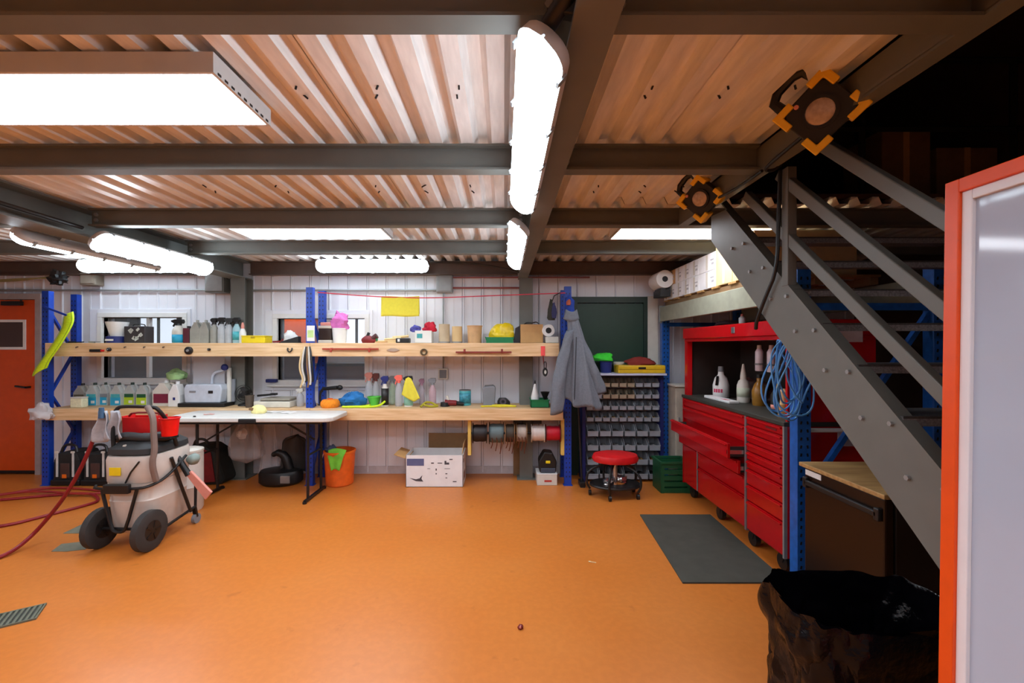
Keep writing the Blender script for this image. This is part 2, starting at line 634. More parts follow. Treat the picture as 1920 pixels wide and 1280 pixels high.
mb.box(0.18, 0.33, 4.90, 4.912, 0, GZ).box(0.18, 0.33, 5.06, 5.072, 0, GZ).box(0.249, 0.261, 4.912, 5.06, 0, GZ)
mb.box(0.15, 0.36, 4.86, 5.09, 0, 0.012)
beam('steel_column', mb, 'grey steel column on the back wall near the hanging coat', 'column')

# ------------------------------------------------------------------ windows and doors
for k, (a, b, c, d) in enumerate(OPEN):
    mid = a + (b - a) * (0.52 if k == 0 else 0.46)
    w = anchor('window_%d' % (k + 1), (a, WY, c))
    mb = MB()
    f = 0.055
    mb.box(a - f, b + f, WY - 0.035, WY + 0.10, d, d + f).box(a - f, b + f, WY - 0.035, WY + 0.10, c - f, c)
    mb.box(a - f, a, WY - 0.035, WY + 0.10, c, d).box(b, b + f, WY - 0.035, WY + 0.10, c, d)
    mb.build('window_frame', WHITE, w, world=True, bevel=0.004)
    mb = MB()
    mb.box(a - 0.15, a - f, WY - 0.022, WY, c - 0.12, d + 0.10).box(b + f, b + 0.09, WY - 0.022, WY, c - 0.12, d + 0.10)
    mb.box(a - f, b + f, WY - 0.022, WY, d + f, d + 0.10).box(a - f, b + f, WY - 0.022, WY, c - 0.12, c - f)
    mb.build('window_trim', PANEL, w, world=True, bevel=0.003)
    MB().box(mid - 0.016, mid + 0.016, WY + 0.03, WY + 0.08, c, d).build('mullion', WHITE, w, world=True)
    MB().box(a, mid - 0.016, WY + 0.052, WY + 0.058, c, d).build('pane', GLASS, w, world=True)
    MB().box(mid + 0.016, b, WY + 0.052, WY + 0.058, c, d).build('pane', GLASS, w, world=True)
    MB().box(a - 0.10, b + 0.10, WY - 0.07, WY + 0.04, c - 0.075, c - 0.05).build('window_sill', WHITE, w, world=True, bevel=0.004)

# the room seen through the two windows
RY = 7.0
structure(MB().box(-7.6, 0.5, RY, RY + 0.1, 0, 2.6), 'wall_office', mat('office_wall', (150, 140, 138), 0.8))
structure(MB().box(-7.6, 0.5, WY + 0.14, RY, -0.1, 0), 'floor_office', BROWN)
structure(MB().box(-7.6, 0.5, WY + 0.1, RY, 2.6, 2.7), 'ceiling_office', PLASTER)
structure(MB().box(-7.7, -7.6, WY + 0.1, RY, 0, 2.6).box(0.5, 0.6, WY + 0.1, RY, 0, 2.6), 'wall_office_side', PLASTER)
for k, (a, b, c, d) in enumerate(((-5.95, -5.35, 1.52, 2.02), (-2.66, -2.16, 1.55, 1.98))):
    w = anchor('window_%d' % (k + 3), (a, RY, c))
    mb = MB().box(a - .05, b + .05, RY - .03, RY, d, d + .05).box(a - .05, b + .05, RY - .03, RY, c - .05, c)
    mb.box(a - .05, a, RY - .03, RY, c, d).box(b, b + .05, RY - .03, RY, c, d).box((a + b) / 2 - .02, (a + b) / 2 + .02, RY - .03, RY, c, d)
    mb.build('window_frame', DARKMETAL, w, world=True)
    MB().box(a, b, RY - 0.012, RY - 0.004, c, d).build('pane', DAYGLOW, w, world=True)
t = thing('office_counter', 'brown counter seen through the window behind the middle upright', 'counter', (-2.00, 6.2, 0))
MB().cbox((0, 0.1, 0.62), (1.3, 0.5, 1.24)).build('body', BROWN, t)
MB().cbox((0, 0.1, 1.26), (1.36, 0.56, 0.04)).build('worktop', DARKMETAL, t)
t = thing('office_partition', 'grey screen seen through the window behind the dark tin', 'screen', (-5.2, 6.1, 0))
MB().cbox((0, 0, 0.70), (1.9, 0.04, 1.36)).cbox((-0.56, 0, 1.69), (0.78, 0.04, 0.62)).build('panel', mat('screen_felt', (112, 106, 104), 0.9), t)
MB().cbox((-0.8, 0, 0.01), (0.05, 0.4, 0.02)).cbox((0.8, 0, 0.01), (0.05, 0.4, 0.02)).build('foot', DARKMETAL, t)
t = thing('office_cupboard', 'orange cupboard seen through the left pane beside the middle upright', 'cupboard', (-3.45, 6.75, 0))
MB().cbox((0, 0, 1.0), (0.95, 0.4, 2.0)).build('body', ORANGE_DOOR, t)
MB().cbox((-0.235, -0.21, 1.0), (0.45, 0.02, 1.9)).build('door', ORANGE_DOOR, t)
MB().cbox((0.235, -0.21, 1.0), (0.45, 0.02, 1.9)).build('door', ORANGE_DOOR, t)
t = thing('office_desk_screen', 'dark desk panel low behind the left pane beside the middle upright', 'desk', (-3.20, 6.0, 0))
MB().cbox((0, 0, 0.69), (0.9, 0.04, 1.38)).build('panel', mat('desk_felt', (84, 74, 84), 0.9), t)
MB().cbox((0, 0.25, 0.72), (0.9, 0.5, 0.03)).build('desktop', BROWN, t)

d1 = anchor('door_1', (-6.0, WY, 0))
MB().box(-6.50, -5.572, WY - 0.05, WY - 0.020, 0.02, 2.075).build('door_leaf', ORANGE_DOOR, d1, world=True, bevel=0.003)
mb = MB().box(-6.58, -6.505, WY - 0.06, WY, 0, 2.15).box(-5.565, -5.50, WY - 0.06, WY, 0, 2.15).box(-6.505, -5.565, WY - 0.06, WY, 2.08, 2.15)
mb.build('door_frame', mat('door_frame_grey', (170, 160, 160), 0.5), d1, world=True)
x1 = X(58, WY)
wf = MB().box(-6.42, x1, WY - 0.060, WY - 0.049, 1.81, 1.84).box(-6.42, x1, WY - 0.060, WY - 0.049, 1.485, 1.515)
wf.box(-6.42, -6.39, WY - 0.060, WY - 0.049, 1.515, 1.81).box(x1 - 0.03, x1, WY - 0.060, WY - 0.049, 1.515, 1.81)
wf = wf.build('vision_frame', WHITE, d1, world=True)
MB().box(-6.39, x1 - 0.03, WY - 0.056, WY - 0.049, 1.515, 1.81).build('vision_pane', DARKGLASS, wf, world=True)
mb = MB().cbox((X(38, WY), WY - 0.085, 2.03), (0.22, 0.05, 0.05)).bar((X(55, WY), WY - 0.09, 2.045), (X(68, WY), WY - 0.16, 2.06), 0.02, 0.012)
mb.build('door_closer', DARKMETAL, d1, world=True, bevel=0.004)
mb = MB().cyl((-5.63, WY - 0.05, 1.04), (-5.63, WY - 0.10, 1.04), 0.012).bar((-5.63, WY - 0.10, 1.04), (-5.75, WY - 0.10, 1.055), 0.02, 0.02)
mb.build('door_handle', DARKMETAL, d1, world=True)
MB().box(-6.50, -5.57, WY - 0.056, WY - 0.050, 0.02, 0.05).build('door_sweep', DARKMETAL, d1, world=True)

d2 = anchor('door_2', (1.26, WY, 0))
MB().box(0.87, 1.655, WY - 0.05, WY - 0.024, 0.02, 2.03).build('door_leaf', GREEN_DOOR, d2, world=True)
mb = MB().box(0.80, 0.87, WY - 0.07, WY, 0, 2.11).box(1.655, 1.70, WY - 0.07, WY, 0, 2.11).box(0.87, 1.655, WY - 0.07, WY, 2.04, 2.11)
mb.build('door_frame', mat('deep_green_paint', (12, 42, 32), 0.5), d2, world=True)
structure(MB().box(1.70, 1.83, WY - 0.05, WY, 0, 2.12), 'trim_1', OFFWHITE)

# conduits, pipes and boxes on the back wall
def wallthing(mb, name, label, cat, m, **kw):
    o = mb.build(name, m, **kw)
    return tag(o, label, cat)


wallthing(MB().cyl((-7.4, WY - 0.035, 2.19), (-0.80, WY - 0.035, 2.19), 0.012, n=8), 'wall_conduit', 'long thin grey conduit along the top of the white wall', 'conduit', GREYMETAL, smooth=True)
wallthing(MB().cyl((-0.62, WY - 0.035, 2.22), (0.20, WY - 0.035, 2.22), 0.011, n=8), 'wall_conduit', 'short dark red pipe between junction box and coat column', 'pipe', mat('red_brown_pipe', (150, 84, 88), 0.5), smooth=True)
wallthing(MB().cyl((-0.62, WY - 0.035, 2.345), (1.02, WY - 0.035, 2.345), 0.010, n=8), 'wall_conduit', 'thin reddish pipe high above the green door', 'pipe', mat('red_pipe', (160, 96, 100), 0.5), smooth=True)
t = thing('junction_box', 'grey square junction box on the wall above the cardboard tubes', 'junction box', (-0.705, WY, 2.16))
MB().cbox((0, -0.04, 0.125), (0.19, 0.08, 0.25)).build('body', GREYMETAL, t, bevel=0.005)
MB().cbox((0, -0.084, 0.125), (0.165, 0.008, 0.22)).build('cover', GREYMETAL, t, bevel=0.003)
MB().cyl((-0.02, -0.03, -0.90), (-0.02, -0.03, 0.0), 0.008, n=8).build('drop_conduit', GREYMETAL, t)
MB().cyl((-0.02, -0.03, 0.25), (-0.02, -0.03, 0.33), 0.009, n=8).build('top_conduit', CHROME, t)
t = thing('socket_box', 'pale square socket below the timber shelf ring', 'socket', (-0.725, WY, 1.13))
MB().cbox((0, -0.025, 0.065), (0.115, 0.05, 0.13)).build('body', OFFWHITE, t, bevel=0.006)
MB().cbox((0, -0.052, 0.065), (0.085, 0.006, 0.10)).build('face_plate', GREYPL, t, bevel=0.003)
t = thing('junction_box', 'small brown-grey box under the left wall batten', 'junction box', (-4.885, WY, 2.24))
MB().cbox((0, -0.06, 0.075), (0.19, 0.12, 0.15)).build('body', mat('taupe_box', (136, 126, 112), 0.6), t, bevel=0.015)
MB().cbox((0, -0.123, 0.075), (0.15, 0.008, 0.11)).build('cover', mat('taupe_cover', (146, 136, 122), 0.6), t, bevel=0.003)
t = thing('control_box', 'tall grey control box beside the column at the left girder end', 'box', (X(407, 5.0), 5.06, 2.15))
MB().cbox((0, -0.05, 0.15), (0.22, 0.12, 0.30)).build('body', STEEL, t, bevel=0.005)
MB().cbox((0, -0.115, 0.15), (0.19, 0.01, 0.27)).build('door', GREYMETAL, t, bevel=0.003)
MB().tube([(0.11, -0.05, 0.17), (0.16, -0.06, 0.20), (0.22, -0.09, 0.19), (0.30, -0.13, 0.16), (0.36, -0.13, 0.12), (0.33, -0.10, 0.06)], 0.012, smooth=2).build('cable', BLACK, t, smooth=True)
mb = MB().tube([(X(605, 4.75), 4.62, Z(548, 4.62)), (X(700, 4.6), 4.60, Z(556, 4.6)), (X(800, 4.6), 4.60, Z(559, 4.6)), (X(900, 4.6), 4.60, Z(555, 4.6)), (X(1060, 4.6), 4.60, Z(549, 4.6))], 0.006, 6, smooth=2)
wallthing(mb, 'string_line', 'red string stretched between two rack uprights', 'string', mat('red_string', (206, 60, 84), 0.7), smooth=True)


def fn(u, v):
    zt = Z(557, 4.6) + 0.008
    s = (v - 0.5) * 2
    yy = 4.60 + s * 0.014 + 0.004 * math.sin(u * 9)
    return (X(715, 4.6) + u * 0.41, yy, zt - abs(s) ** 1.2 * (0.215 if s < 0 else 0.19) + 0.004 * math.sin(u * 7 + v))


solo(MB().grid(fn, 24, 20), 'hanging_cloth', 'square yellow cloth folded over the red string', 'cloth', YCLOTH, solid=0.003, smooth=True)
mb = MB()
for k in range(4):
    yy = 4.93 + k * 0.02
    mb.tube([(-7.0, yy, 2.28 + 0.02 * k), (-6.4, yy, 2.22 + 0.03 * k), (-5.8, yy, 2.30 - 0.01 * k), (-5.15, yy - 0.08, 2.30 + 0.012 * k)], 0.007, 6, smooth=2)
solo(mb, 'wire_bundle', 'loose yellowish wires strung above the orange door', 'wires', mat('wire_yellow_green', (150, 146, 92), 0.6), smooth=True)
mb = MB().lump((-5.08, 4.86, 2.22), (0.16, 0.12, 0.16), 3, 0.7, 16, 12, 2.6, -1)
solo(mb, 'wire_tangle', 'dark tangle of wires on top of the left rack', 'wires', BLACK, smooth=True)
mb = MB().tube([(-2.97, 0.2, GZ + 0.07), (-2.965, 1.3, GZ + 0.05), (-2.968, 2.2, GZ + 0.07), (-2.965, 3.0, GZ + 0.05)], 0.013, 7, smooth=2)
solo(mb, 'power_cable', 'black cable clipped along the heavy left girder', 'cable', BLACK, smooth=True)
mb = MB().tube([(X(806, 4.86), 4.83, Z(492, 4.86)), (X(860, 4.86), 4.88, Z(491, 4.86)), (X(930, 4.86), 4.86, Z(499, 4.86)), (X(978, 4.8), 4.78, Z(512, 4.8))], 0.011, 7, smooth=2)
solo(mb, 'power_cable', 'black cable sagging from the wall batten to the girder', 'cable', BLACK, smooth=True)


# ================================================================== LAMPS
def troffer(loc, label, length=1.2, width=0.35):
    t = thing('ceiling_light', label, 'light', loc, group='ceiling panel lights')
    h = 0.062
    mb = MB()
    mb.box(0, length, 0, 0.012, 0, h).box(0, length, width - 0.012, width, 0, h)
    mb.box(0, 0.012, 0.012, width - 0.012, 0, h).box(length - 0.012, length, 0.012, width - 0.012, 0, h)
    mb.box(0, length, 0, width, h, h + 0.006)
    mb.build('housing', FIXTURE, t)
    MB().box(0.012, length - 0.012, 0.012, width - 0.012, 0.004, 0.012).build('diffuser', TROFFER_GLOW, t)
    mb = MB()
    for k in range(9):
        y = 0.03 + k * (width - 0.06) / 8
        mb.box(length - 0.002, length + 0.002, y - 0.008, y + 0.008, 0.004, 0.012)
        mb.box(-0.002, 0.002, y - 0.008, y + 0.008, 0.004, 0.012)
    mb.build('vent_slots', DARKMETAL, t)
    return t


def batten(loc, rot, label, L=1.24, W=0.13, D=0.065, mode='XYZ'):
    """sealed batten along local x, glowing lens on the -z side"""
    t = thing('batten_light', label, 'light', loc, group='sealed batten lights', rot=rot, mode=mode)

    def end(u):
        e = (abs(u) * L / 2 - (L / 2 - 0.06)) / 0.06
        return math.sqrt(max(0.0, 1 - e * e)) if e > 0 else 1.0

    def us(u):
        a = u * 2 - 1
        return math.copysign(abs(a) ** 0.35, a) if abs(a) > 1e-9 else 0.0

    def lens(u, v):
        a = us(u)
        s = max(end(a), 0.05)
        p = math.pi * v
        return (a * L / 2, W / 2 * s * math.cos(p), -0.005 - D * s ** 0.6 * math.sin(p) ** 0.7)
    MB().grid(lens, 40, 12).build('lens', TRI_GLOW, t, smooth=True)

    def body(u, v):
        a = us(u)
        s = max(end(a), 0.05)
        p = math.pi * v
        return (a * (L / 2 + 0.006), (W / 2 + 0.007) * s * math.cos(p), -0.012 + 0.050 * s ** 0.6 * math.sin(p) ** 0.4)
    mb = MB().grid(body, 40, 10)
    mb.build('housing', FIXTURE, t, smooth=True)
    for k in range(5):
        for s in (-1, 1):
            xx = (k - 2) * L / 4.6
            MB().cbox((xx, s * (W / 2 + 0.008), -0.012), (0.022, 0.008, 0.034)).build('clip', GREYMETAL, t)
    MB().cbox((-L * 0.28, 0, 0.05), (0.03, 0.06, 0.035)).build('bracket', GREYMETAL, t)
    MB().cbox((L * 0.28, 0, 0.05), (0.03, 0.06, 0.035)).build('bracket', GREYMETAL, t)
    return t


TZ = EYE + 0.908
troffer((-2.165, 1.416, TZ), 'large ceiling panel light at the upper left, nearest the camera')
troffer((-2.15, 3.30, TZ), 'ceiling panel light above the middle rack upright')
troffer((0.90, 3.30, TZ), 'ceiling panel light above the staircase head')
for k, (xx, yy) in enumerate(((-2.165, -0.55), (-0.2, -0.55), (-2.165, -2.45), (-0.2, -2.45), (-5.2, 1.416), (-5.2, -0.55))):
    troffer((xx, yy, TZ), ['ceiling panel light behind the camera, left one', 'ceiling panel light behind the camera, right one', 'rearmost ceiling panel light, left one', 'rearmost ceiling panel light, right one',
                           'ceiling panel light outside the left edge of the picture', 'ceiling panel light behind the camera, far left'][k])
t = troffer((-3.6, 6.0, 2.52), 'added unseen ceiling light brightening the office behind the windows')  # lamp added out of view to brighten the dim office
# battens on the middle girder: tilted, facing down to the left
batten((0.100, 1.65, EYE + 0.75), (R(42), 0, R(90)), 'big glowing batten on the middle girder, nearest the camera', 1.24, 0.138, 0.05)
batten((0.098, 3.30, EYE + 0.755), (R(42), 0, R(90)), 'small glowing batten further along the middle girder, near the wall', 1.24, 0.138, 0.05)
batten((-2.90, 3.60, EYE + 0.755), (R(-45), 0, R(90)), 'glowing slanted batten on the inner side of the left girder', 1.18, 0.15, 0.06)
batten((-3.28, 3.45, EYE + 0.755), (R(40), 0, R(90)), 'thin glowing batten on the far side of the left girder', 1.18, 0.13, 0.06)
batten((-4.22, 4.88, EYE + 0.915), (R(-62), 0, 0), 'glowing batten along the wall above the left window', 1.27, 0.14, 0.06)
batten((-1.505, 4.88, EYE + 0.915), (R(-62), 0, 0), 'glowing batten along the wall above the middle upright', 1.28, 0.14, 0.06)

# ================================================================== RACK ON THE BACK WALL
RF, RB = 4.67, 5.04          # front and rear faces of the uprights
ZU, ZL = 1.56, 0.85          # tops of the two shelves


def post(mb, x, y, z0, z1, w=0.075, d=0.055):
    """open C profile post"""
    mb.box(x - w / 2, x + w / 2, y - 0.003, y + 0.003, z0, z1)
    mb.box(x - w / 2, x - w / 2 + 0.006, y + 0.003, y + d, z0, z1)
    mb.box(x + w / 2 - 0.006, x + w / 2, y + 0.003, y + d, z0, z1)
    mb.box(x - w / 2 - 0.012, x + w / 2 + 0.012, y - 0.015, y + d + 0.01, z0, z0 + 0.006)
    return mb


def upright(x, label, top, m=BLUE):
    t = thing('rack_upright', label, 'rack upright', (x, RF, 0), group='blue rack uprights of the wall bench')
    f = post(MB(), x, RF, 0, top).build('front_post', m, t, world=True, bevel=0.002)
    mb = MB()
    z = 0.10
    while z < top - 0.04:
        for dx in (-0.018, 0.018):
            mb.cbox((x + dx, RF - 0.0035, z), (0.009, 0.003, 0.018))
        z += 0.05
    mb.build('slots', DARKMETAL, f, world=True, kind='stuff')
    b = post(MB(), x, RB - 0.06, 0, top).build('rear_post', m, t, world=True, bevel=0.002)
    mb = MB()
    z = 0.10
    while z < top - 0.04:
        for dx in (-0.018, 0.018):
            mb.cbox((x + dx, RB - 0.0635, z), (0.009, 0.003, 0.018))
        z += 0.05
    mb.build('slots', DARKMETAL, b, world=True, kind='stuff')
    zs = [0.12, 0.55, 1.00, 1.45, 1.90]
    for k in range(len(zs) - 1):
        p, q = (RF + 0.05, RB - 0.06) if k % 2 == 0 else (RB - 0.06, RF + 0.05)
        MB().bar((x, p, zs[k]), (x, q, zs[k + 1]), 0.03, 0.02).build('brace', m, t, world=True)
    return t


upright(-5.02, 'blue rack upright next to the orange door', 2.13)
upright(-2.13, 'blue rack upright in the middle of the long bench', 2.17)
upright(0.70, 'blue rack upright under the hanging grey coat', 2.18)
BAYS = [(-4.955, -2.10, 'above the jugs'), (-2.095, 0.595, 'nearest the coat')]
for lv, zt, hh in (('upper', ZU, 0.145), ('lower', ZL, 0.125)):
    for k, (a, b, w) in enumerate(BAYS):
        side = 'between orange door and middle upright' if k == 0 else 'between middle upright and coat'
        x1 = b if lv == 'upper' or k == 0 else 0.64
        mb = MB().box(a, x1, 4.605, 4.650, zt - hh, zt)
        o = solo(mb, 'timber_rail', '%s pine timber rail %s' % (lv, side), 'timber', PINE, bevel=0.003)
        mb = MB().box(a, b, 4.655, RB + 0.02, zt - 0.018, zt)
        for px_ in (-5.02, -2.13, 0.70):
            pass
        solo(mb, 'shelf_board', '%s plywood shelf %s' % (lv, side), 'shelf', PLY)
        mb = MB().box(a, b, RB - 0.005, RB + 0.035, zt - 0.11, zt - 0.02)
        solo(mb, 'timber_bearer', 'rear timber bearer under the %s shelf %s' % (lv, side), 'timber', PINE)

# ------------------------------------------------------------------ small builders
def pxm(Y):
    return Y / FPX


def spray(label, px, h, w, body, trig, z, Y=4.88, band=None, turn=0, group=None, name='spray_bottle', bandh=(0.12, 0.45)):
    t = thing(name, label, 'bottle', (X(px, Y), Y, z), turn, group)
    r = w / 2
    prof = [(r * .92, 0), (r, .015), (r, h * .50), (r * .86, h * .60), (r * .5, h * .70), (r * .42, h * .76)]
    MB().lathe(prof, 16).build('body', body, t, smooth=True)
    mb = MB().cyl((0, 0, h * .745), (0, 0, h * .82), r * .5, r * .46, 12)
    mb.build('collar', trig, t, smooth=True)
    mb = MB().prism([(-r * .55, h * .82), (r * .75, h * .82), (r * .95, h * .9), (r * .8, h), (-r * .5, h), (-r * 1.15, h * .95), (-r * 1.15, h * .90)], -r * .36, r * .36)
    mb.bar((-r * .6, 0, h * .84), (-r * 1.0, 0, h * .70), r * .3, r * .16)
    mb.build('trigger_head', trig, t, bevel=0.002)
    if band:
        b0, b1 = bandh
        MB().lathe([(r * 1.012, h * b0), (r * 1.012, h * b1)], 16, cap0=False, cap1=False).build('label_band', band, t, smooth=True, solid=0.0008)
    return t


def jug(label, px, w, h, body, z, Y=4.88, print_mat=None, cap=BLACK, d=None, group=None, turn=0, print_h=(0.08, 0.5), flip=False):
    t = thing('jug', label, 'jug', (X(px, Y), Y, z), turn, group)
    d = d or w * .7
    s = -1 if flip else 1
    out = [(-w / 2, 0), (w / 2, 0), (w / 2, h * .58), (s * w * .18 if not flip else w / 2, h * .62)]
    poly = [(-w / 2, 0.004), (-w / 2 + .004, 0), (w / 2 - .004, 0), (w / 2, .004), (w / 2, h * .56), (w * .20, h * .84), (w * .20, h * .90), (-w * .14, h * .90), (-w * .14, h * .84), (-w / 2, h * .58)]
    if flip:
        poly = [(-a, b) for a, b in poly]
    MB().prism(poly, -d / 2, d / 2).build('body', body, t, bevel=0.008)
    cx = w * .03 * s
    MB().cyl((cx, 0, h * .90), (cx, 0, h), w * .14, w * .13, 12).build('cap', cap, t, smooth=True)
    MB().tube([(s * w * .22, 0, h * .88), (s * w * .40, 0, h * .84), (s * w * .52, 0, h * .66), (s * w * .47, 0, h * .5)], w * .07, 7, smooth=1).build('handle', body, t, smooth=True)
    if print_mat:
        MB().cbox((0, -d / 2 - .001, h * (print_h[0] + print_h[1]) / 2), (w * .86, .002, h * (print_h[1] - print_h[0]))).build('label_panel', print_mat, t)
    return t


def tub(label, px, w, h, m, z, Y=4.88, lid=None, name='tub', cat='tub', taper=.86, band=None, group=None):
    t = thing(name, label, cat, (X(px, Y), Y, z), 0, group)
    r = w / 2
    MB().lathe([(r * taper, 0), (r, h * .95), (r, h), (r * .93, h), (r * .93 * taper, .01)], 18, cap1=True).build('body', m, t, smooth=True)
    if lid:
        MB().lathe([(r * 1.05, h - .012), (r * 1.05, h + .008), (r * .98, h + .012)], 18).build('lid', lid, t, smooth=True)
    else:
        MB().lathe([(r * 1.0, h - .006), (r * 1.06, h - .004), (r * 1.06, h + .004), (r * .96, h + .004)], 18, cap0=False, cap1=False).build('rim', m, t, smooth=True)
    if band:
        MB().lathe([(r * (taper + .14 * .2) + .002, h * .2), (r * (taper + (1 - taper) * .75) + .002, h * .72)], 18, cap0=False, cap1=False).build('label_band', band, t, smooth=True, solid=.0008)
    return t


def can(label, px, w, h, m, z, Y=4.88, top=GREYMETAL, name='tin', cat='tin', band=None, group=None):
    t = thing(name, label, cat, (X(px, Y), Y, z), 0, group)
    r = w / 2
    MB().lathe([(r * .97, 0), (r, .006), (r, h - .008), (r * .96, h - .004)], 18).build('body', m, t, smooth=True)
    MB().lathe([(r * 1.02, h - .008), (r * 1.02, h), (r * .9, h), (r * .9, h - .004)], 18, cap0=False).build('rim', top, t, smooth=True)
    if band:
        MB().lathe([(r * 1.01, h * .15), (r * 1.01, h * .8)], 18, cap0=False, cap1=False).build('label_band', band, t, smooth=True, solid=.0008)
    return t


def carton(label, px, w, h, d, m, z, Y=4.88, flaps=0, tape=None, turn=0, group=None, cat='box', name='carton'):
    t = thing(name, label, cat, (X(px, Y), Y, z), turn, group)
    k = .004
    mb = MB().box(-w / 2, w / 2, -d / 2, -d / 2 + k, 0, h).box(-w / 2, w / 2, d / 2 - k, d / 2, 0, h)
    mb.box(-w / 2, -w / 2 + k, -d / 2 + k, d / 2 - k, 0, h).box(w / 2 - k, w / 2, -d / 2 + k, d / 2 - k, 0, h).box(-w / 2, w / 2, -d / 2, d / 2, 0, k)
    mb.build('body', m, t)
    if flaps == 0:
        MB().box(-w / 2, w / 2, -d / 2, -.001, h, h + k).build('flap', m, t)
        MB().box(-w / 2, w / 2, .001, d / 2, h, h + k).build('flap', m, t)
    if tape:
        MB().box(-w / 2 - .001, w / 2 + .001, -.02, .02, h + k, h + k + .001).build('tape', tape, t)
    return t


def cloth_lump(label, px, w, d, h, m, z, Y, seed, amp=.35, name='cloth', cat='cloth', freq=1.8, dz=0):
    mb = MB().lump((0, 0, 0), (w, d, h), seed, amp, 22, 12, freq)
    return solo(mb, name, label, cat, m, (X(px, Y), Y, z + dz), smooth=True)


# ------------------------------------------------------------------ upper shelf, from the orange door to the coat
Y = 4.86
k_ = pxm(Y)
t = thing('tub', 'white tapered tub with blue base on the upper shelf by the window', 'tub', (X(220, Y), Y, ZU))
MB().lathe([(.075, .07), (.062, .08), (.105, .235), (.105, .24), (.098, .24)], 18).build('body', WHITE, t, smooth=True)
MB().lathe([(.098, 0), (.100, .075), (.075, .078)], 18).build('base', NAVY, t, smooth=True)
MB().cbox((0, -.101, .035), (.09, .004, .02)).build('label_panel', WHITE, t)
t = thing('tin', 'dark square tin with pale splash print on the upper shelf', 'tin', (X(261, Y), Y, ZU))
MB().cbox((0, 0, .095), (.235, .13, .19)).build('body', mat('charcoal_tin', (58, 56, 60), .4), t, bevel=.006)
mb = MB()
for q in range(9):
    a = rnd.uniform(-.07, .08); b = rnd.uniform(.03, .16)
    mb.cbox((a, -.0665, b), (rnd.uniform(.02, .05), .002, rnd.uniform(.015, .04)), (0, rnd.uniform(-60, 60), 0))
mb.build('splash_print', mat('pale_print', (196, 202, 198), .6, var=.2, scale=40), t)
MB().tube([(-.07, 0, .19), (-.06, 0, .215), (.06, 0, .215), (.07, 0, .19)], .006, 6, smooth=1).build('handle', DARKMETAL, t)
spray('turquoise labelled bottle with black cap on the upper shelf', 335, .27, .125, OFFWHITE, BLACK, ZU, Y, CYAN, bandh=(.02, .36))
t = thing('bottle', 'dark red box-shaped bottle beside the turquoise bottle', 'bottle', (X(352, Y), Y + .02, ZU))
MB().cbox((0, 0, .085), (.07, .10, .17)).build('body', mat('wine_print', (90, 30, 46), .5), t, bevel=.006)
MB().cyl((0, 0, .17), (0, 0, .195), .018).build('cap', BLACK, t)
GRJ = mat('grey_jug_plastic', (158, 158, 150), .5)
jug('grey jug beside the dark red bottle on the upper shelf', 370, .115, .262, GRJ, ZU, Y, None, GRJ, group='grey jugs on the upper shelf')
jug('grey jug next to the black-capped spray bottles', 386, .11, .262, GRJ, ZU, Y, None, GRJ, group='grey jugs on the upper shelf')
for q, (p, m_, b_) in enumerate(((402, GRJ, None), (416, mat('silver_bottle', (182, 186, 190), .4), None), (430, mat('silver_bottle', (182, 186, 190), .4), None), (444, mat('aqua_bottle', (150, 188, 196), .35), TEAL))):
    spray('%s black-topped spray bottle of four, counted from the grey jugs' % ORD[q], p, .285 + .006 * (q % 2), .085, m_, BLACK, ZU, Y - .01 * (q % 2), b_, turn=(q * 17) % 40 - 20, group='black-topped spray bottles')
t = thing('bottle', 'slim white bottle beside the yellow box on the upper shelf', 'bottle', (X(455, Y), Y, ZU))
MB().lathe([(.035, 0), (.037, .01), (.037, .12), (.02, .16), (.014, .17)], 14).build('body', WHITE, t, smooth=True)
MB().lathe([(.017, .165), (.017, .20), (.008, .235)], 12).build('cap', SALMON, t, smooth=True)
t = thing('case', 'flat yellow plastic box on the upper shelf', 'case', (X(482, Y), Y, ZU))
MB().cbox((0, 0, .035), (.265, .16, .07)).build('body', YELLOW, t, bevel=.008)
MB().cbox((0, 0, .078), (.27, .165, .014)).build('lid', YELLOW, t, bevel=.005)
MB().cbox((0, -.083, .066), (.04, .012, .022)).build('latch', mat('olive_latch', (176, 150, 20), .5), t)
mb = MB().bar((0, 0, .015), (.11, 0, .018), .02, .025).cbox((.12, 0, .03), (.04, .025, .03), (0, 20, 0))
solo(mb, 'hand_tool', 'small red hand tool beside the flat yellow box', 'tool', DARKRED, (X(512, Y), Y, ZU))
cloth_lump('crumpled white bag on the upper shelf left of the middle upright', 546, .14, .12, .135, WHITE, ZU, Y, 4, .5, 'plastic_bag', 'bag', 2.4)
t = thing('hand_plane', 'dark wedge-shaped tool under the crumpled white bag', 'tool', (X(555, Y), 4.74, ZU))
MB().prism([(-.10, 0), (.10, 0), (.10, .075), (-.10, .015)], -.035, .035).build('body', BLACK, t, bevel=.004)
MB().cbox((0, 0, .004), (.22, .08, .008)).build('sole', DARKMETAL, t)
t = thing('paper_cup', 'dark brown box with pale lid right of the middle upright', 'box', (X(613, Y), Y, ZU))
MB().cbox((0, 0, .10), (.14, .12, .13)).build('body', mat('dark_brown_box', (46, 28, 18), .5), t, bevel=.006)
MB().cbox((0, 0, .18), (.15, .13, .03)).build('lid', IVORY, t, bevel=.006)
MB().cbox((0, 0, .018), (.15, .13, .034)).build('base', OFFWHITE, t, bevel=.006)
MB().cbox((.01, 0, .215), (.13, .11, .04)).build('folded_cloth', SALMON, t, bevel=.01)
tub('white tub holding pink cloth on the upper shelf', 637, .165, .165, WHITE, ZU, Y)
cloth_lump('bunched pink and purple cloth in the white tub', 637, .19, .14, .17, PINK, ZU, Y, 9, .5, freq=2.2, dz=.158)
t = thing('hand_drill', 'small red and black power tool on the upper shelf', 'tool', (X(692, Y), Y, ZU))
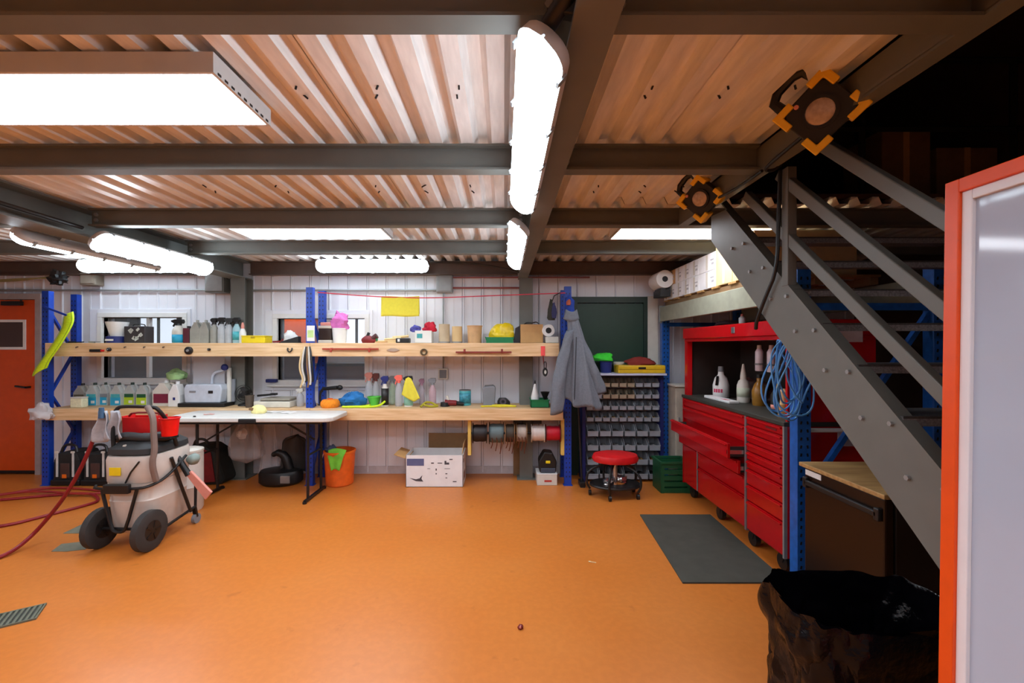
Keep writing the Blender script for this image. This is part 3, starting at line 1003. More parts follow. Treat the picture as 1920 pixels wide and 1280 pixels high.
MB().lump((0, 0, 0), (.17, .08, .085), 2, .2).build('body', DARKRED, t, smooth=True)
MB().cyl((.03, 0, .045), (.09, 0, .085), .028, .032, 12).build('motor', mat('dull_red_black', (70, 24, 26), .5), t, smooth=True)
MB().bar((-.03, 0, .05), (.0, 0, .12), .03, .03).build('grip', BLACK, t, bevel=.006)
t = thing('offcut_pile', 'thin wooden offcut with green end on the upper shelf', 'wood', (X(722, Y), Y, ZU))
MB().bar((-.12, 0, .014), (.13, .02, .022), .03, .022).build('stick', PINE, t)
MB().cbox((-.10, 0, .04), (.03, .03, .045)).build('clip', GREEN, t, bevel=.004)
for q, (p, dzz) in enumerate(((738, .04), (750, .065))):
    mb = MB().bar((-.09, 0, dzz), (.09, .02, dzz + .015), .022, .02)
    mb.box(-.05, .06, -.02, .04, 0, dzz - .005)
    solo(mb, 'wood_offcut', ['pale wooden stick lying on a block, upper shelf', 'longer wooden stick lying on a block near the white box'][q], 'wood', KRAFT_L, (X(p, Y), Y - .05 + .07 * q, ZU))
t = thing('battery_pack', 'low black gadget with white button on the upper shelf', 'gadget', (X(760, Y), 4.76, ZU))
MB().cbox((0, 0, .028), (.15, .09, .056)).build('body', BLACK, t, bevel=.01)
MB().cbox((-.04, -.047, .03), (.025, .006, .03)).build('button', WHITE, t, bevel=.002)
t = carton('open white box stuffed with red and blue cloth', 796, .185, .14, .16, WHITE, ZU, Y, 1)
MB().cbox((-.04, -.082, .08), (.06, .003, .05)).build('print', TEAL, t)
cloth_lump('red cloth heaped in the open white box', 806, .15, .12, .10, mat('crimson_cloth', (206, 28, 58), .85, var=.15, bump=.2), ZU, Y, 6, .5, dz=.13)
cloth_lump('blue cloth heaped in the open white box', 779, .11, .10, .075, mat('periwinkle_cloth', (92, 92, 180), .85, var=.2), ZU, Y, 13, .5, dz=.125)
for q, (p, hh, ww, lab) in enumerate(((833, .215, .125, 'tall clear-sided cardboard tube on the upper shelf'), (857, .19, .115, 'shorter kraft cardboard tube on the upper shelf'))):
    t = thing('cardboard_tube', lab, 'tube', (X(p, Y), Y, ZU), group='cardboard tubes on the upper shelf')
    r = ww / 2
    MB().lathe([(r, 0), (r, hh), (r - .006, hh), (r - .006, .01)], 18).build('wall', [mat('beige_card', (198, 180, 152), .7), KRAFT_L][q], t, smooth=True)
    MB().lathe([(r + .003, 0), (r + .003, .018)], 18).build('base_ring', GREYMETAL, t, smooth=True)
t = tub('tan cardboard pot with a dented side on the upper shelf', 890, .17, .195, mat('tan_card', (206, 164, 118), .7), ZU, Y, taper=.9)
t = thing('tray', 'green tray under the yellow bag on the upper shelf', 'tray', (X(937, Y), Y, ZU))
mb = MB().prism([(-.14, 0), (.14, 0), (.165, .07), (.155, .07), (.132, .008), (-.132, .008), (-.155, .07), (-.165, .07)], -.09, .09)
mb.build('body', GREEN, t)
MB().box(-.15, .15, -.095, -.088, 0, .066).box(-.15, .15, .088, .095, 0, .066).build('end_wall', GREEN, t)
cloth_lump('crumpled yellow bag lying in the green tray', 943, .29, .16, .19, mat('yellow_film', (236, 206, 30), .35, var=.12, bump=.4, scale=22), ZU, Y, 21, .38, 'plastic_bag', 'bag', 1.5, .03)
MBX = MB().prism([(-.03, 0), (.035, 0), (.045, .20), (-.01, .17)], -.06, .06)
solo(MBX, 'folder', 'dark slim folder between yellow bag and cardboard box', 'folder', mat('dark_folder', (44, 40, 46), .5), (X(968, Y), Y + .01, ZU))
t = carton('plain brown cardboard box at the coat end of the upper shelf', 996, .25, .205, .20, KRAFT, ZU, Y, 0)
mb = MB().tube([(-.08, 0, .005), (-.05, .02, .03), (.02, -.03, .02), (.06, .02, .035), (.09, 0, .008)], .006, 6, smooth=2)
solo(mb, 'cable_tie', 'dark loose cable lying on the brown cardboard box', 'cable', BLACK, (X(996, Y), Y, ZU + .209))
carton('white box under the paper roll at the shelf end', 1034, .14, .065, .14, OFFWHITE, ZU, 4.76, 0)
t = thing('paper_roll', 'white paper roll with dark core at the shelf end', 'roll', (X(1028, 4.74), 4.70, ZU + .07 + .068))
MB().lathe([(.033, 0), (.066, 0), (.068, .003), (.068, .177), (.066, .18), (.033, .18), (.033, 0)], 22, axis='y', cap0=False, cap1=False).build('paper', WHITE, t, smooth=True)
MB().lathe([(.0325, .002), (.0325, .178)], 18, axis='y').build('core', BLACK, t, smooth=True)
mb = MB().bar((0, 0, .006), (.09, 0, .012), .012, .010).cbox((-.04, 0, .01), (.06, .03, .02))
solo(mb, 'hand_tool', 'small dark tool near the left end of the upper shelf', 'tool', DARKMETAL, (X(160, Y), 4.75, ZU))
mb = MB().cbox((0, 0, .01), (.05, .03, .02)).cyl((.03, 0, .012), (.09, 0, .012), .006, n=6)
solo(mb, 'hand_tool', 'tiny grey tool left of the white and blue tub', 'tool', GREYMETAL, (X(190, Y), 4.75, ZU))

# ------------------------------------------------------------------ things fixed to the face of the upper rail
FY = 4.605
def fz(py): return Z(py, FY)
def fx(px): return X(px, FY)
t = thing('pocket_tool', 'black tool with red tip clipped to the rail face', 'tool', (fx(180), FY, fz(657)))
MB().cbox((0, -.007, 0), (.12, .018, .03)).build('body', BLACK, t, bevel=.004)
MB().cbox((.075, -.007, 0), (.035, .013, .02)).build('tip', REDPL, t, bevel=.003)
for p, r_, lab in ((355, .042, 'large dark disc screwed to the rail face'), (206, .020, 'small dark knob on the rail face near the red tool'), (393, .014, 'tiny dark knob right of the large disc on the rail')):
    t = thing('rail_disc', lab, 'disc', (fx(p), FY, fz(655 if r_ < .03 else 657)))
    MB().lathe([(r_, .001), (r_, -.02), (r_ * .8, -.026)], 18, axis='y').build('disc', DARKMETAL, t, smooth=True)
    MB().lathe([(r_ * .35, -.025), (r_ * .3, -.034)], 12, axis='y').build('hub', GREYMETAL, t, smooth=True)
for q, p in enumerate((236, 272, 308, 113, 146)):
    mb = MB().tube([(0, .006, 0), (0, -.02, -.002), (0, -.022, -.012)], .005, 6)
    solo(mb, 'nail_hook', ['second', 'third', 'fourth', 'leftmost', 'first'][q] + ' small nail along the left half of the upper rail', 'hook', DARKMETAL, (fx(p), FY, fz(650)))
mb = MB().tube([(-.022, -.004, .022), (-.024, -.012, -.004), (0, -.014, -.026), (.024, -.012, -.004), (.022, -.004, .022)], .007, 6, smooth=2)
solo(mb, 'horseshoe_hook', 'dark horseshoe-shaped hook on the upper rail', 'hook', DARKMETAL, (fx(544), FY, fz(656)), smooth=True)


def toolbar(x0, x1, py, lab, m, pegs, dn):
    t = thing('tool_bar', lab, 'bar', (fx(x0), FY, fz(py)))
    L = fx(x1) - fx(x0)
    MB().box(0, L, -.030, -.018, -.009, .009).build('bar', m, t, bevel=.002)
    for p in pegs:
        MB().box(L * p - .012, L * p + .012, -.018, .003, -.012, .012).build('bracket', m, t)
        MB().cbox((L * p, -.036, dn), (.022, .012, .034)).build('stud', m, t, bevel=.003)


toolbar(606, 711, 654, 'rust-red tool bar with two studs right of the middle upright', mat('rust_red', (166, 62, 44), .6), (.16, .84), -.018)
toolbar(855, 959, 660, 'brown-red tool bar with two studs near the coat end', mat('brown_red', (136, 52, 42), .6), (.16, .83), .018)
mb = MB().prism([(-.07, 0), (-.02, .02), (.03, .018), (.075, 0), (.02, -.018), (-.03, -.015)], -.012, 0)
solo(mb, 'scraper', 'flat grey diamond-shaped scraper on the rail face', 'tool', mat('scraper_grey', (172, 150, 132), .5), (fx(737), FY, fz(656)))
mb = MB().lathe([(.021, -.004), (.038, -.004), (.038, -.02), (.021, -.02), (.021, -.004)], 20, axis='y', cap0=False, cap1=False)
solo(mb, 'metal_ring', 'dark metal ring hung on the upper rail', 'ring', mat('bronze', (92, 76, 52), .5, .4), (fx(795), FY, fz(660)), smooth=True)
t = thing('hanging_tag', 'bright red tag with a black grip hung near the coat', 'tag', (fx(1018), FY, fz(650)))
MB().cbox((0, -.006, -.045), (.045, .008, .105)).build('tag', mat('tag_red', (246, 84, 84), .5), t, bevel=.002)
MB().tube([(0, -.006, -.09), (.005, -.006, -.14), (.012, -.006, -.20)], .006, 6).build('cord', DARKRED, t)
t = thing('lock_tool', 'black hanging tool with pale centre below the red tag', 'tool', (fx(1022), FY - .01, fz(697)))
MB().lathe([(.032, -.016), (.032, .016)], 16, axis='y', sx=.85, sy=1.5).build('body', BLACK, t, smooth=True)
MB().lathe([(.012, -.019), (.012, .019)], 12, axis='y', sx=1, sy=1.8).build('insert', OFFWHITE, t, smooth=True)
MB().tube([(-.012, 0, .04), (-.012, 0, .11), (.012, 0, .11), (.012, 0, .04)], .005, 6, smooth=1).build('shackle', DARKMETAL, t)

# things hung on the middle upright
t = thing('cable_tie_bundle', 'bundle of pale straps and leads hung on the middle upright', 'straps', (-2.13, RF - .07, 1.16))
for q in range(6):
    dx = -.055 + q * .022
    MB().tube([(dx * .6, .01, .36), (dx, -.01, .26), (dx * 1.3, -.015, .12), (dx * .9 + .02, 0, .0), (dx * 1.2, .0, -.08 + .03 * (q % 3))], .010, 6, smooth=2).build('strap', [KRAFT_L, OFFWHITE, BLACK, KRAFT_D, OFFWHITE, BLACK][q], t, smooth=True)
t = thing('notice_card', 'white and green card fixed high on the middle upright', 'card', (-2.115, RF - .004, 1.58))
MB().box(-.04, .045, -.006, 0, 0, .17).build('card', WHITE, t)
MB().box(-.03, .035, -.0075, -.006, .04, .12).build('print', mat('pale_green_print', (196, 226, 150), .5), t)
t = thing('glove_pair', 'dark gloves hanging on the wall bracket left of the coat', 'gloves', (X(1034, 4.55), 4.56, Z(600, 4.55)))
MB().lump((0, 0, 0), (.085, .05, .21), 5, .35).build('glove', mat('dark_olive', (44, 44, 34), .8), t, smooth=True)
MB().lump((.025, -.02, .02), (.05, .04, .17), 8, .3).build('glove', mat('navy_cloth', (44, 44, 84), .8), t, smooth=True)
MB().tube([(0, 0, .18), (.03, 0, .26), (.10, .03, .30)], .005, 6).build('loop', DARKMETAL, t)
cloth_lump('blue and rust rag bunched at the top of the coat upright', 1068, .10, .09, .20, mat('blue_rag', (40, 72, 168), .85, var=.3), Z(590, 4.6), 4.60, 15, .3, 'rag', 'cloth', 2.5)
mb = MB().lump((0, 0, 0), (.05, .04, .06), 4, .3)
solo(mb, 'rag', 'small rust-coloured rag on the blue rag above the coat', 'cloth', mat('rust_rag', (176, 92, 70), .85), (X(1066, 4.55), 4.54, Z(572, 4.55)), smooth=True)

# ------------------------------------------------------------------ lower shelf
Y = 4.88
jug('grey-brown jug with dark handle at the door end of the lower shelf', 155, .13, .25, mat('smoke_jug', (150, 146, 138), .4), ZL, Y + .02, mat('brown_print', (86, 74, 52), .6), BLACK, group='jugs on the lower shelf')
t = thing('sponge', 'pale yellow sponge block in front of the jugs', 'sponge', (X(152, 4.74), 4.72, ZL))
MB().cbox((0, 0, .05), (.13, .08, .10)).build('foam', mat('pale_sponge', (226, 222, 188), .9, bump=.3, scale=60), t, bevel=.01)
MB().cbox((0, 0, .108), (.13, .08, .016)).build('scourer', OFFWHITE, t, bevel=.004)
JUG = mat('pale_jug', (176, 180, 178), .4)
for q, (p, pm, lab) in enumerate(((178, CYAN, 'jug with low blue label, second from the door end'), (198, CYAN, 'narrow jug with blue label, third from the door end'), (223, CYAN, 'white jug with teal and blue label'),
                                  (248, LIMEPRINT, 'jug with lime label beside the teal one'), (271, LIMEPRINT, 'jug with lime label next to the maroon jug'))):
    j = jug(lab, p, .128 if q != 1 else .10, .26, JUG, ZL, Y + .03 * (q % 2) - .02, pm, mat('green_black_cap', (34, 52, 44), .5), group='jugs on the lower shelf', print_h=(.04, .40))
    dd = (.128 if q != 1 else .10) * .35
    MB().cbox((0, -dd - .0015, .115), (.10, .003, .04)).build('logo_strip', [TEAL, GREYPL, TEAL, DKGREEN, DKGREEN][q], j)
    MB().cbox((.02, -dd - .003, .045), (.04, .003, .03)).build('white_spot', WHITE, j)
jug('big white jug with maroon label on the lower shelf', 312, .20, .29, OFFWHITE, ZL, Y, MAROON, WHITE, d=.15, group='jugs on the lower shelf', print_h=(.12, .48))
cloth_lump('green and white bag on top of the maroon jug', 332, .19, .14, .12, mat('green_white_film', (150, 190, 130), .5, var=.35, scale=10), ZL, Y, 31, .4, 'plastic_bag', 'bag', 1.8, .295)
t = thing('bottle', 'white angular bottle with small blue mark beside the maroon jug', 'bottle', (X(342, Y), 4.80, ZL))
MB().prism([(-.065, 0), (.065, 0), (.065, .13), (.03, .25), (-.012, .25), (-.065, .14)], -.05, .05).build('body', WHITE, t, bevel=.008)
MB().cbox((.005, -.052, .09), (.025, .003, .03)).build('mark', NAVY, t)
MB().cyl((.01, 0, .25), (.01, 0, .28), .02, n=12).build('cap', WHITE, t, smooth=True)
# bench-top washer with gooseneck arm
t = thing('bench_washer', 'pale bench-top washer with dark base and bent arm', 'washer', (X(395, Y), 4.86, ZL))
MB().cbox((0, 0, .022), (.52, .28, .044)).build('base', BLACK, t, bevel=.008)
PALEB = mat('pale_blue_plastic', (196, 204, 216), .35)
mb = MB().prism([(-.20, .044), (.19, .044), (.215, .20), (.19, .25), (-.19, .25), (-.215, .20)], -.11, .11)
mb.build('tub', PALEB, t, bevel=.012)
MB().cbox((-.11, -.113, .17), (.07, .006, .018)).build('slot', GREYPL, t)
MB().cbox((.09, -.113, .165), (.05, .006, .03)).build('slot', DARKMETAL, t)
MB().cbox((-.005, 0, .42), (.36, .012, .34)).build('splash_screen', CLEAR, t, bevel=.004)
a = MB().tube([(.04, -.02, .25), (.05, -.03, .34), (.10, -.04, .385), (.17, -.04, .40), (.20, -.04, .42)], .014, 8, smooth=2).build('arm', PALEB, t, smooth=True)
MB().lump((.205, -.05, .40), (.075, .07, .075), 1, .05, floor=-1).build('knob', NAVY, a, smooth=True)
MB().cyl((.225, 0, .044), (.225, 0, .43), .024, n=12).build('pillar', OFFWHITE, t, smooth=True)
MB().cyl((.262, .02, .044), (.262, .02, .30), .022, n=12).build('pillar', GREYPL, t, smooth=True)
# desk fan
t = thing('desk_fan', 'small black fan between washer and folding table tray', 'fan', (X(461, Y), 4.86, ZL))
MB().lathe([(.07, 0), (.065, .018), (.015, .03)], 18).build('base', BLACK, t, smooth=True)
MB().cyl((0, .02, .02), (0, .02, .12), .012).build('stem', BLACK, t)
for rr in (.045, .075, .098):
    MB().tube([(rr * math.cos(q * math.pi / 12), -.02 - (.098 - rr) * .25, .135 + rr * math.sin(q * math.pi / 12)) for q in range(24)], .0035, 5, True).build('guard_ring', BLACK, t)
for q in range(4):
    an = q * math.pi / 2 + .4
    MB().cbox((.045 * math.cos(an), 0, .135 + .045 * math.sin(an)), (.075, .006, .045), (25, -math.degrees(an), 0)).build('blade', DARKMETAL, t)
MB().cyl((0, -.02, .135), (0, .05, .135), .028, .03, 14).build('motor', BLACK, t, smooth=True)
tub('small brown pot in front of the black fan', 468, .09, .13, mat('brown_pot', (84, 70, 58), .6), ZL, 4.72)
t = thing('flat_tray', 'grey lidded flat tray at the end of the lower left shelf', 'tray', (X(527, Y), 4.80, ZL))
MB().cbox((0, 0, .035), (.40, .24, .07)).build('body', mat('cream_tray', (214, 210, 196), .5), t, bevel=.008)
MB().cbox((.03, 0, .085), (.33, .22, .03)).build('lid', mat('taupe_lid', (140, 134, 120), .6), t, bevel=.012)
MB().cbox((.03, -.112, .066), (.33, .006, .012)).build('gap', BLACK, t)
mb = MB().bar((-.10, 0, .016), (.06, 0, .030), .022, .022).cbox((.085, 0, .034), (.06, .05, .024))
solo(mb, 'handle_tool', 'black handled tool lying on the grey lidded tray', 'tool', BLACK, (X(505, Y), 4.82, ZL + .10))
mb = MB().cbox((0, 0, .02), (.13, .05, .04))
solo(mb, 'window_tool', 'dark blue scraper on the sill of the middle window', 'tool', NAVY, (X(514, WY), WY - .05, 1.095), bevel=.008)
spray('clear jar bottle beside the foot of the middle upright', 563, .20, .08, CLEAR, OFFWHITE, ZL, 4.80)
# right bay
t = thing('polishing_pad', 'round orange pad on the lower shelf right of the middle upright', 'pad', (X(619, 4.72), 4.72, ZL))
MB().lathe([(.085, 0), (.10, .02), (.10, .06), (.08, .085), (.02, .09)], 22).build('foam', mat('orange_foam', (244, 142, 30), .9, var=.15, bump=.3, scale=40), t, smooth=True)
MB().lathe([(.03, .088), (.028, .10)], 14).build('hub', ORANGE_PL, t, smooth=True)
t = thing('desk_torch', 'black torch-shaped lamp leaning behind the orange pad', 'lamp', (X(603, Y), 4.90, ZL))
MB().tube([(-.02, 0, .0), (-.03, 0, .12), (.0, 0, .18)], .014, 8, smooth=1).build('stem', BLACK, t, smooth=True)
MB().cyl((.0, 0, .185), (.17, 0, .20), .018, .024, 12).build('barrel', BLACK, t, smooth=True)
MB().lump((.20, 0, .17), (.07, .06, .06), 2, .05, floor=-1).build('head', BLACK, t, smooth=True)
MB().lathe([(.05, 0), (.05, .012), (.02, .02)], 16).build('base', BLACK, t, smooth=True)
cloth_lump('heaped bright blue cloth on the lower shelf', 664, .29, .18, .155, SKYBLUE, ZL, 4.83, 41, .55, freq=1.4)
tub('lime green bowl beside the blue cloth', 702, .15, .10, mat('lime_bowl', (96, 206, 76), .5), ZL, 4.86, name='bowl', cat='bowl', taper=.6)
mb = MB().tube([(-.20, -.03, .012), (-.12, -.05, .012), (-.05, -.02, .012), (.03, -.05, .012), (.12, -.03, .012), (.20, .0, .02), (.24, .06, .06)], .012, 7, smooth=2)
mb.tube([(-.16, -.01, .012), (-.08, .0, .012), (.02, .01, .012), (.10, -.02, .03)], .010, 7, smooth=2)
solo(mb, 'rope', 'yellow-green rope lying in front of the blue cloth', 'rope', HIVIS, (X(678, 4.7), 4.70, ZL), smooth=True)
CL = CLEAR
spray('clear spray bottle with pink trigger behind the lime bowl', 692, .37, .085, CL, SALMON, ZL, 4.95, group='spray bottles on the lower shelf')
spray('clear spray bottle with dark red trigger beside the lime bowl', 705, .36, .08, CL, mat('dark_red_trigger', (112, 56, 52), .5), ZL, 4.97, group='spray bottles on the lower shelf')
spray('spray bottle with black label and blue trigger', 722, .34, .082, OFFWHITE, NAVY, ZL, 4.80, BLACK, bandh=(.05, .60), group='spray bottles on the lower shelf')
spray('clear spray bottle with grey trigger and green tint', 736, .33, .08, mat('green_clear', (198, 222, 190), .2, alpha=.5), GREYPL, ZL, 4.95, group='spray bottles on the lower shelf')
spray('clear spray bottle with bright red trigger', 748, .35, .085, CL, mat('coral_trigger', (240, 110, 96), .4), ZL, 4.82, group='spray bottles on the lower shelf')
spray('spray bottle with teal label under a yellow cloth', 766, .34, .10, WHITE, BLACK, ZL, 4.80, mat('mint_label', (150, 214, 200), .5), bandh=(.04, .5), group='spray bottles on the lower shelf')


def fn(u, v):
    a = (u - .5) * 2
    x_ = .09 * a * (.35 + .8 * v) + .03 * v
    return (x_, -.062 - .012 * math.sin(u * 8) * v - .01 * v, .315 - .26 * v * (1 - .25 * abs(a - .3)) + .018 * (1 - abs(a)) * (1 - v))


solo(MB().grid(fn, 16, 12), 'draped_cloth', 'yellow cloth draped over the teal-labelled spray bottle', 'cloth', YCLOTH, (X(768, 4.8), 4.80, ZL), solid=.004, smooth=True)
spray('slim clear bottle with mauve trigger', 791, .30, .062, mat('mauve_clear', (206, 190, 200), .25, alpha=.5), mat('mauve_trigger', (150, 110, 130), .5), ZL, 4.94, group='spray bottles on the lower shelf')
spray('pink tinted spray bottle with dark trigger, nearest the red tool', 811, .31, .085, mat('pink_clear', (214, 180, 190), .25, alpha=.65), GREYPL, ZL, 4.90, group='spray bottles on the lower shelf')
mb = MB().tube([(-.09, -.06, .01), (-.05, 0, .05), (-.02, -.03, .06), (.03, .0, .045), (.06, -.03, .03), (.10, .0, .012), (.02, -.05, .01), (-.06, -.04, .03)], .013, 6, smooth=2)
solo(mb, 'strap', 'olive yellow strap bunched near the pink bottle', 'strap', mat('olive_strap', (170, 160, 40), .8), (X(806, 4.74), 4.74, ZL), smooth=True)
t = thing('angle_grinder', 'red and black angle grinder on the lower shelf', 'grinder', (X(846, 4.8), 4.80, ZL))
MB().cyl((-.07, 0, .04), (.06, 0, .035), .036, .030, 14).build('body', DARKRED, t, smooth=True)
MB().cyl((.06, 0, .035), (.14, .02, .022), .024, .018, 12).build('grip', BLACK, t, smooth=True)
MB().cyl((-.07, 0, .045), (-.07, 0, .0), .05, .055, 16).build('guard', BLACK, t, smooth=True)
MB().cyl((-.03, 0, .07), (-.05, 0, .12), .014, .018, 10).build('side_handle', OFFWHITE, t, smooth=True)
can('teal patterned tin on the lower shelf', 872, .135, .175, TEAL, ZL, 4.90, band=mat('teal_dark_print', (60, 140, 158), .5, var=.4, scale=34))
t = thing('pot', 'grey jug-shaped measuring pot on the lower shelf', 'pot', (X(917, 4.9), 4.90, ZL))
MB().prism([(-.066, 0), (.066, 0), (.076, .20), (.06, .225), (-.05, .215), (-.076, .195)], -.06, .06).build('body', GREYPL, t, bevel=.012)
MB().cbox((.0, 0, .218), (.10, .10, .02), (0, -5, 0)).build('lid', mat('dark_grey_lid', (92, 94, 98), .5), t, bevel=.005)
t = thing('tape_roll', 'black tape dispenser beside the grey pot', 'tape', (X(944, 4.88), 4.88, ZL))
MB().prism([(-.07, 0), (.075, 0), (.075, .04), (.03, .085), (-.05, .085), (-.07, .05)], -.03, .03).build('body', BLACK, t, bevel=.008)
MB().lathe([(.018, -.033), (.038, -.033), (.038, .033), (.018, .033), (.018, -.033)], 16, axis='y', c=(-.005, 0, .045), cap0=False, cap1=False).build('roll', mat('purple_grey', (84, 76, 84), .5), t, smooth=True)
mb = MB().tube([(-.20, -.01, .01), (-.10, .02, .01), (0, -.02, .01), (.10, .01, .01), (.2, -.01, .01), (.14, .03, .012), (.04, .02, .02), (-.08, .05, .012)], .010, 6, smooth=2)
solo(mb, 'rope', 'bright yellow cord stretched along the shelf edge', 'rope', mat('cord_yellow', (222, 206, 40), .7), (X(936, 4.73), 4.73, ZL), smooth=True)
t = thing('tray', 'green open tray at the coat end of the lower shelf', 'tray', (X(1011, 4.8), 4.78, ZL))
mb = MB().box(-.10, .10, -.09, .09, 0, .006).box(-.10, .10, -.09, -.084, 0, .085).box(-.10, .10, .084, .09, 0, .085).box(-.10, -.094, -.09, .09, 0, .085).box(.094, .10, -.09, .09, 0, .085)
mb.build('body', GREEN, t)
MB().box(-.108, .108, -.098, -.09, .078, .088).box(-.108, .108, .09, .098, .078, .088).build('rim', GREEN, t)
t = thing('nozzle_bottle', 'white cone-shaped nozzle bottle standing in the green tray', 'bottle', (X(1003, 4.8), 4.78, ZL + .007))
MB().lathe([(.045, 0), (.047, .10), (.012, .24), (.006, .25)], 16).build('body', WHITE, t, smooth=True)
MB().lathe([(.008, .248), (.005, .285)], 10).build('tip', DARKMETAL, t, smooth=True)
t = thing('funnel', 'black funnel in the green tray beside the white bottle', 'funnel', (X(1022, 4.8), 4.80, ZL + .007))
MB().lathe([(.012, 0), (.014, .07), (.05, .15), (.053, .155), (.046, .15), (.008, .07)], 16, cap0=False, cap1=False).build('cone', BLACK, t, smooth=True)
MB().lathe([(.030, 0), (.014, .012)], 12).build('foot_ring', BLACK, t, smooth=True)

# ================================================================== FOLDING TABLE
TT = 0.835
t = thing('folding_table', 'white folding table standing in front of the bench', 'table', (-2.48, 4.33, 0))
x0, x1, y0, y1 = -3.30, -1.66, 4.10, 4.59
rr = .09
poly = []
for cx, cy, a0 in ((x1 - rr, y1 - rr, 0), (x0 + rr, y1 - rr, 90), (x0 + rr, y0 + rr, 180), (x1 - rr, y0 + rr, 270)):
    for q in range(6):
        an = R(a0 + q * 18)
        poly.append((cx + rr * math.cos(an), cy + rr * math.sin(an)))
MB().prism(poly, TT - .042, TT, 'xy').build('tabletop', mat('table_white', (214, 212, 206), .5, var=.05), t, world=True, bevel=.008)
MB().box(x0 + .12, x1 - .12, y0 + .03, y0 + .06, TT - .065, TT - .042).box(x0 + .12, x1 - .12, y1 - .06, y1 - .03, TT - .065, TT - .042).build('rail', DARKMETAL, t, world=True)
for cx in (-3.02, -1.93):
    s = 1 if cx < -2.5 else -1
    for cy in (4.20, 4.50):
        MB().cyl((cx, cy, .02), (cx, cy, TT - .05), .014, n=10).build('leg', DARKMETAL, t, world=True, smooth=True)
    MB().bar((cx, 4.13, .018), (cx, 4.58, .018), .026, .026).build('foot_bar', DARKMETAL, t, world=True)
    MB().cyl((cx, 4.20, .45), (cx, 4.50, .45), .010, n=8).build('cross_bar', DARKMETAL, t, world=True)
    MB().bar((cx, 4.35, TT - .26), (cx + s * .36, 4.35, TT - .05), .018, .014, (0, 1, 0)).build('brace', DARKMETAL, t, world=True)
    for cy in (4.13, 4.58):
        MB().lathe([(.02, 0), (.02, .02)], 10, c=(cx, cy, 0)).build('foot_cap', BLACK, t, world=True)
MB().cbox((X(464, 4.1), 4.092, TT - .028), (.165, .02, .045)).build('carry_handle', BLACK, t, world=True, bevel=.008)
t = thing('sponge', 'cream car-wash sponge on the folding table', 'sponge', (X(485, 4.4), 4.40, TT))
MB().lump((0, 0, 0), (.16, .11, .085), 7, .12).build('foam', mat('cream_foam', (240, 230, 160), .9, bump=.3, scale=50), t, smooth=True)
MB().cbox((-.05, -.045, .05), (.04, .03, .03), (0, 15, 0)).build('dirty_corner', KRAFT_D, t, bevel=.008)
for q, (p, yy, ang, lab) in enumerate(((515, 4.46, 12, 'white paper sheet beside the cream sponge'), (540, 4.42, -18, 'second white paper sheet near the table corner'), (392, 4.30, 25, 'small orange-printed slip on the folding table'))):
    w_, d_ = ((.16, .10), (.14, .10), (.09, .03))[q]
    mb = MB().grid(lambda u, v: ((u - .5) * w_, (v - .5) * d_, .003 + .006 * math.sin(u * 5 + q) ** 2), 8, 4)
    solo(mb, 'paper_sheet', lab, 'paper', [WHITE, WHITE, SALMON][q], (X(p, yy), yy, TT), ang, solid=.0015)
solo(MB().bar((-.02, 0, .006), (.03, 0, .006), .01, .01).cyl((.03, 0, .007), (.05, 0, .007), .007, n=6), 'marker_pen', 'small black pen at the front edge of the folding table', 'pen', BLACK, (X(357, 4.16), 4.16, TT))

# ================================================================== UNDER THE BENCH
def toolbag(px, label, w=.29):
    Yb = 4.80
    t = thing('tool_bag', label, 'bag', (X(px, Yb), Yb, 0), group='black tool bags under the bench')
    mb = MB().prism([(-w / 2, 0), (w / 2, 0), (w / 2, .05), (w / 2 - .01, .28), (w / 2 - .05, .36), (-w / 2 + .05, .36), (-w / 2 + .01, .28), (-w / 2, .05)], -.14, .14)
    mb.build('body', mat('black_canvas', (30, 28, 28), .8, var=.2), t, bevel=.02)
    MB().cbox((0, 0, .035), (w + .03, .31, .07)).build('rubber_base', BLACK, t, bevel=.015)
    for s in (-1, 1):
        MB().cbox((s * w * .30, -.146, .23), (.022, .008, .26)).build('strap', mat('white_webbing', (206, 204, 200), .7), t, bevel=.002)
        MB().cbox((s * w * .30, -.150, .37), (.035, .012, .02)).build('buckle', OFFWHITE, t)
    MB().cbox((.0, -.147, .17), (w * .34, .012, .16)).build('pocket', mat('pocket_brown', (74, 50, 44), .8), t, bevel=.006)
    MB().cbox((.0, -.155, .11), (.045, .006, .04)).build('badge', ORANGE_PL, t)
    MB().tube([(-w * .3, -.10, .36), (-w * .22, -.09, .44), (w * .22, -.09, .44), (w * .3, -.10, .36)], .014, 7, smooth=2).build('carry_handle', BLACK, t, smooth=True)


toolbag(147, 'black tool bag with white straps next to the door upright')
toolbag(202, 'black tool bag with white straps half behind the vacuum')
t = thing('kit_bag', 'dark red and black kit bag behind the left table leg', 'bag', (X(392, 4.82), 4.82, 0))
MB().prism([(-.27, 0), (.22, 0), (.26, .05), (.16, .36), (.05, .43), (-.16, .42), (-.27, .30)], -.14, .14).build('body', mat('black_nylon', (28, 32, 30), .8, var=.25), t, bevel=.03)
MB().prism([(-.10, .02), (.17, .04), (.12, .36), (.04, .40), (-.02, .25)], -.152, -.138).build('side_panel', mat('red_nylon', (120, 14, 22), .7, var=.2), t, bevel=.006)
MB().tube([(-.14, -.05, .40), (-.10, -.06, .49), (.0, -.06, .49), (.04, -.05, .41)], .015, 7, smooth=2).build('carry_handle', BLACK, t, smooth=True)
mb = MB().tube([(0, 0, .0), (-.05, 0, .12), (.02, 0, .28), (-.02, 0, .40)], .03, 8, smooth=2)
# thin film bag hanging from the table edge


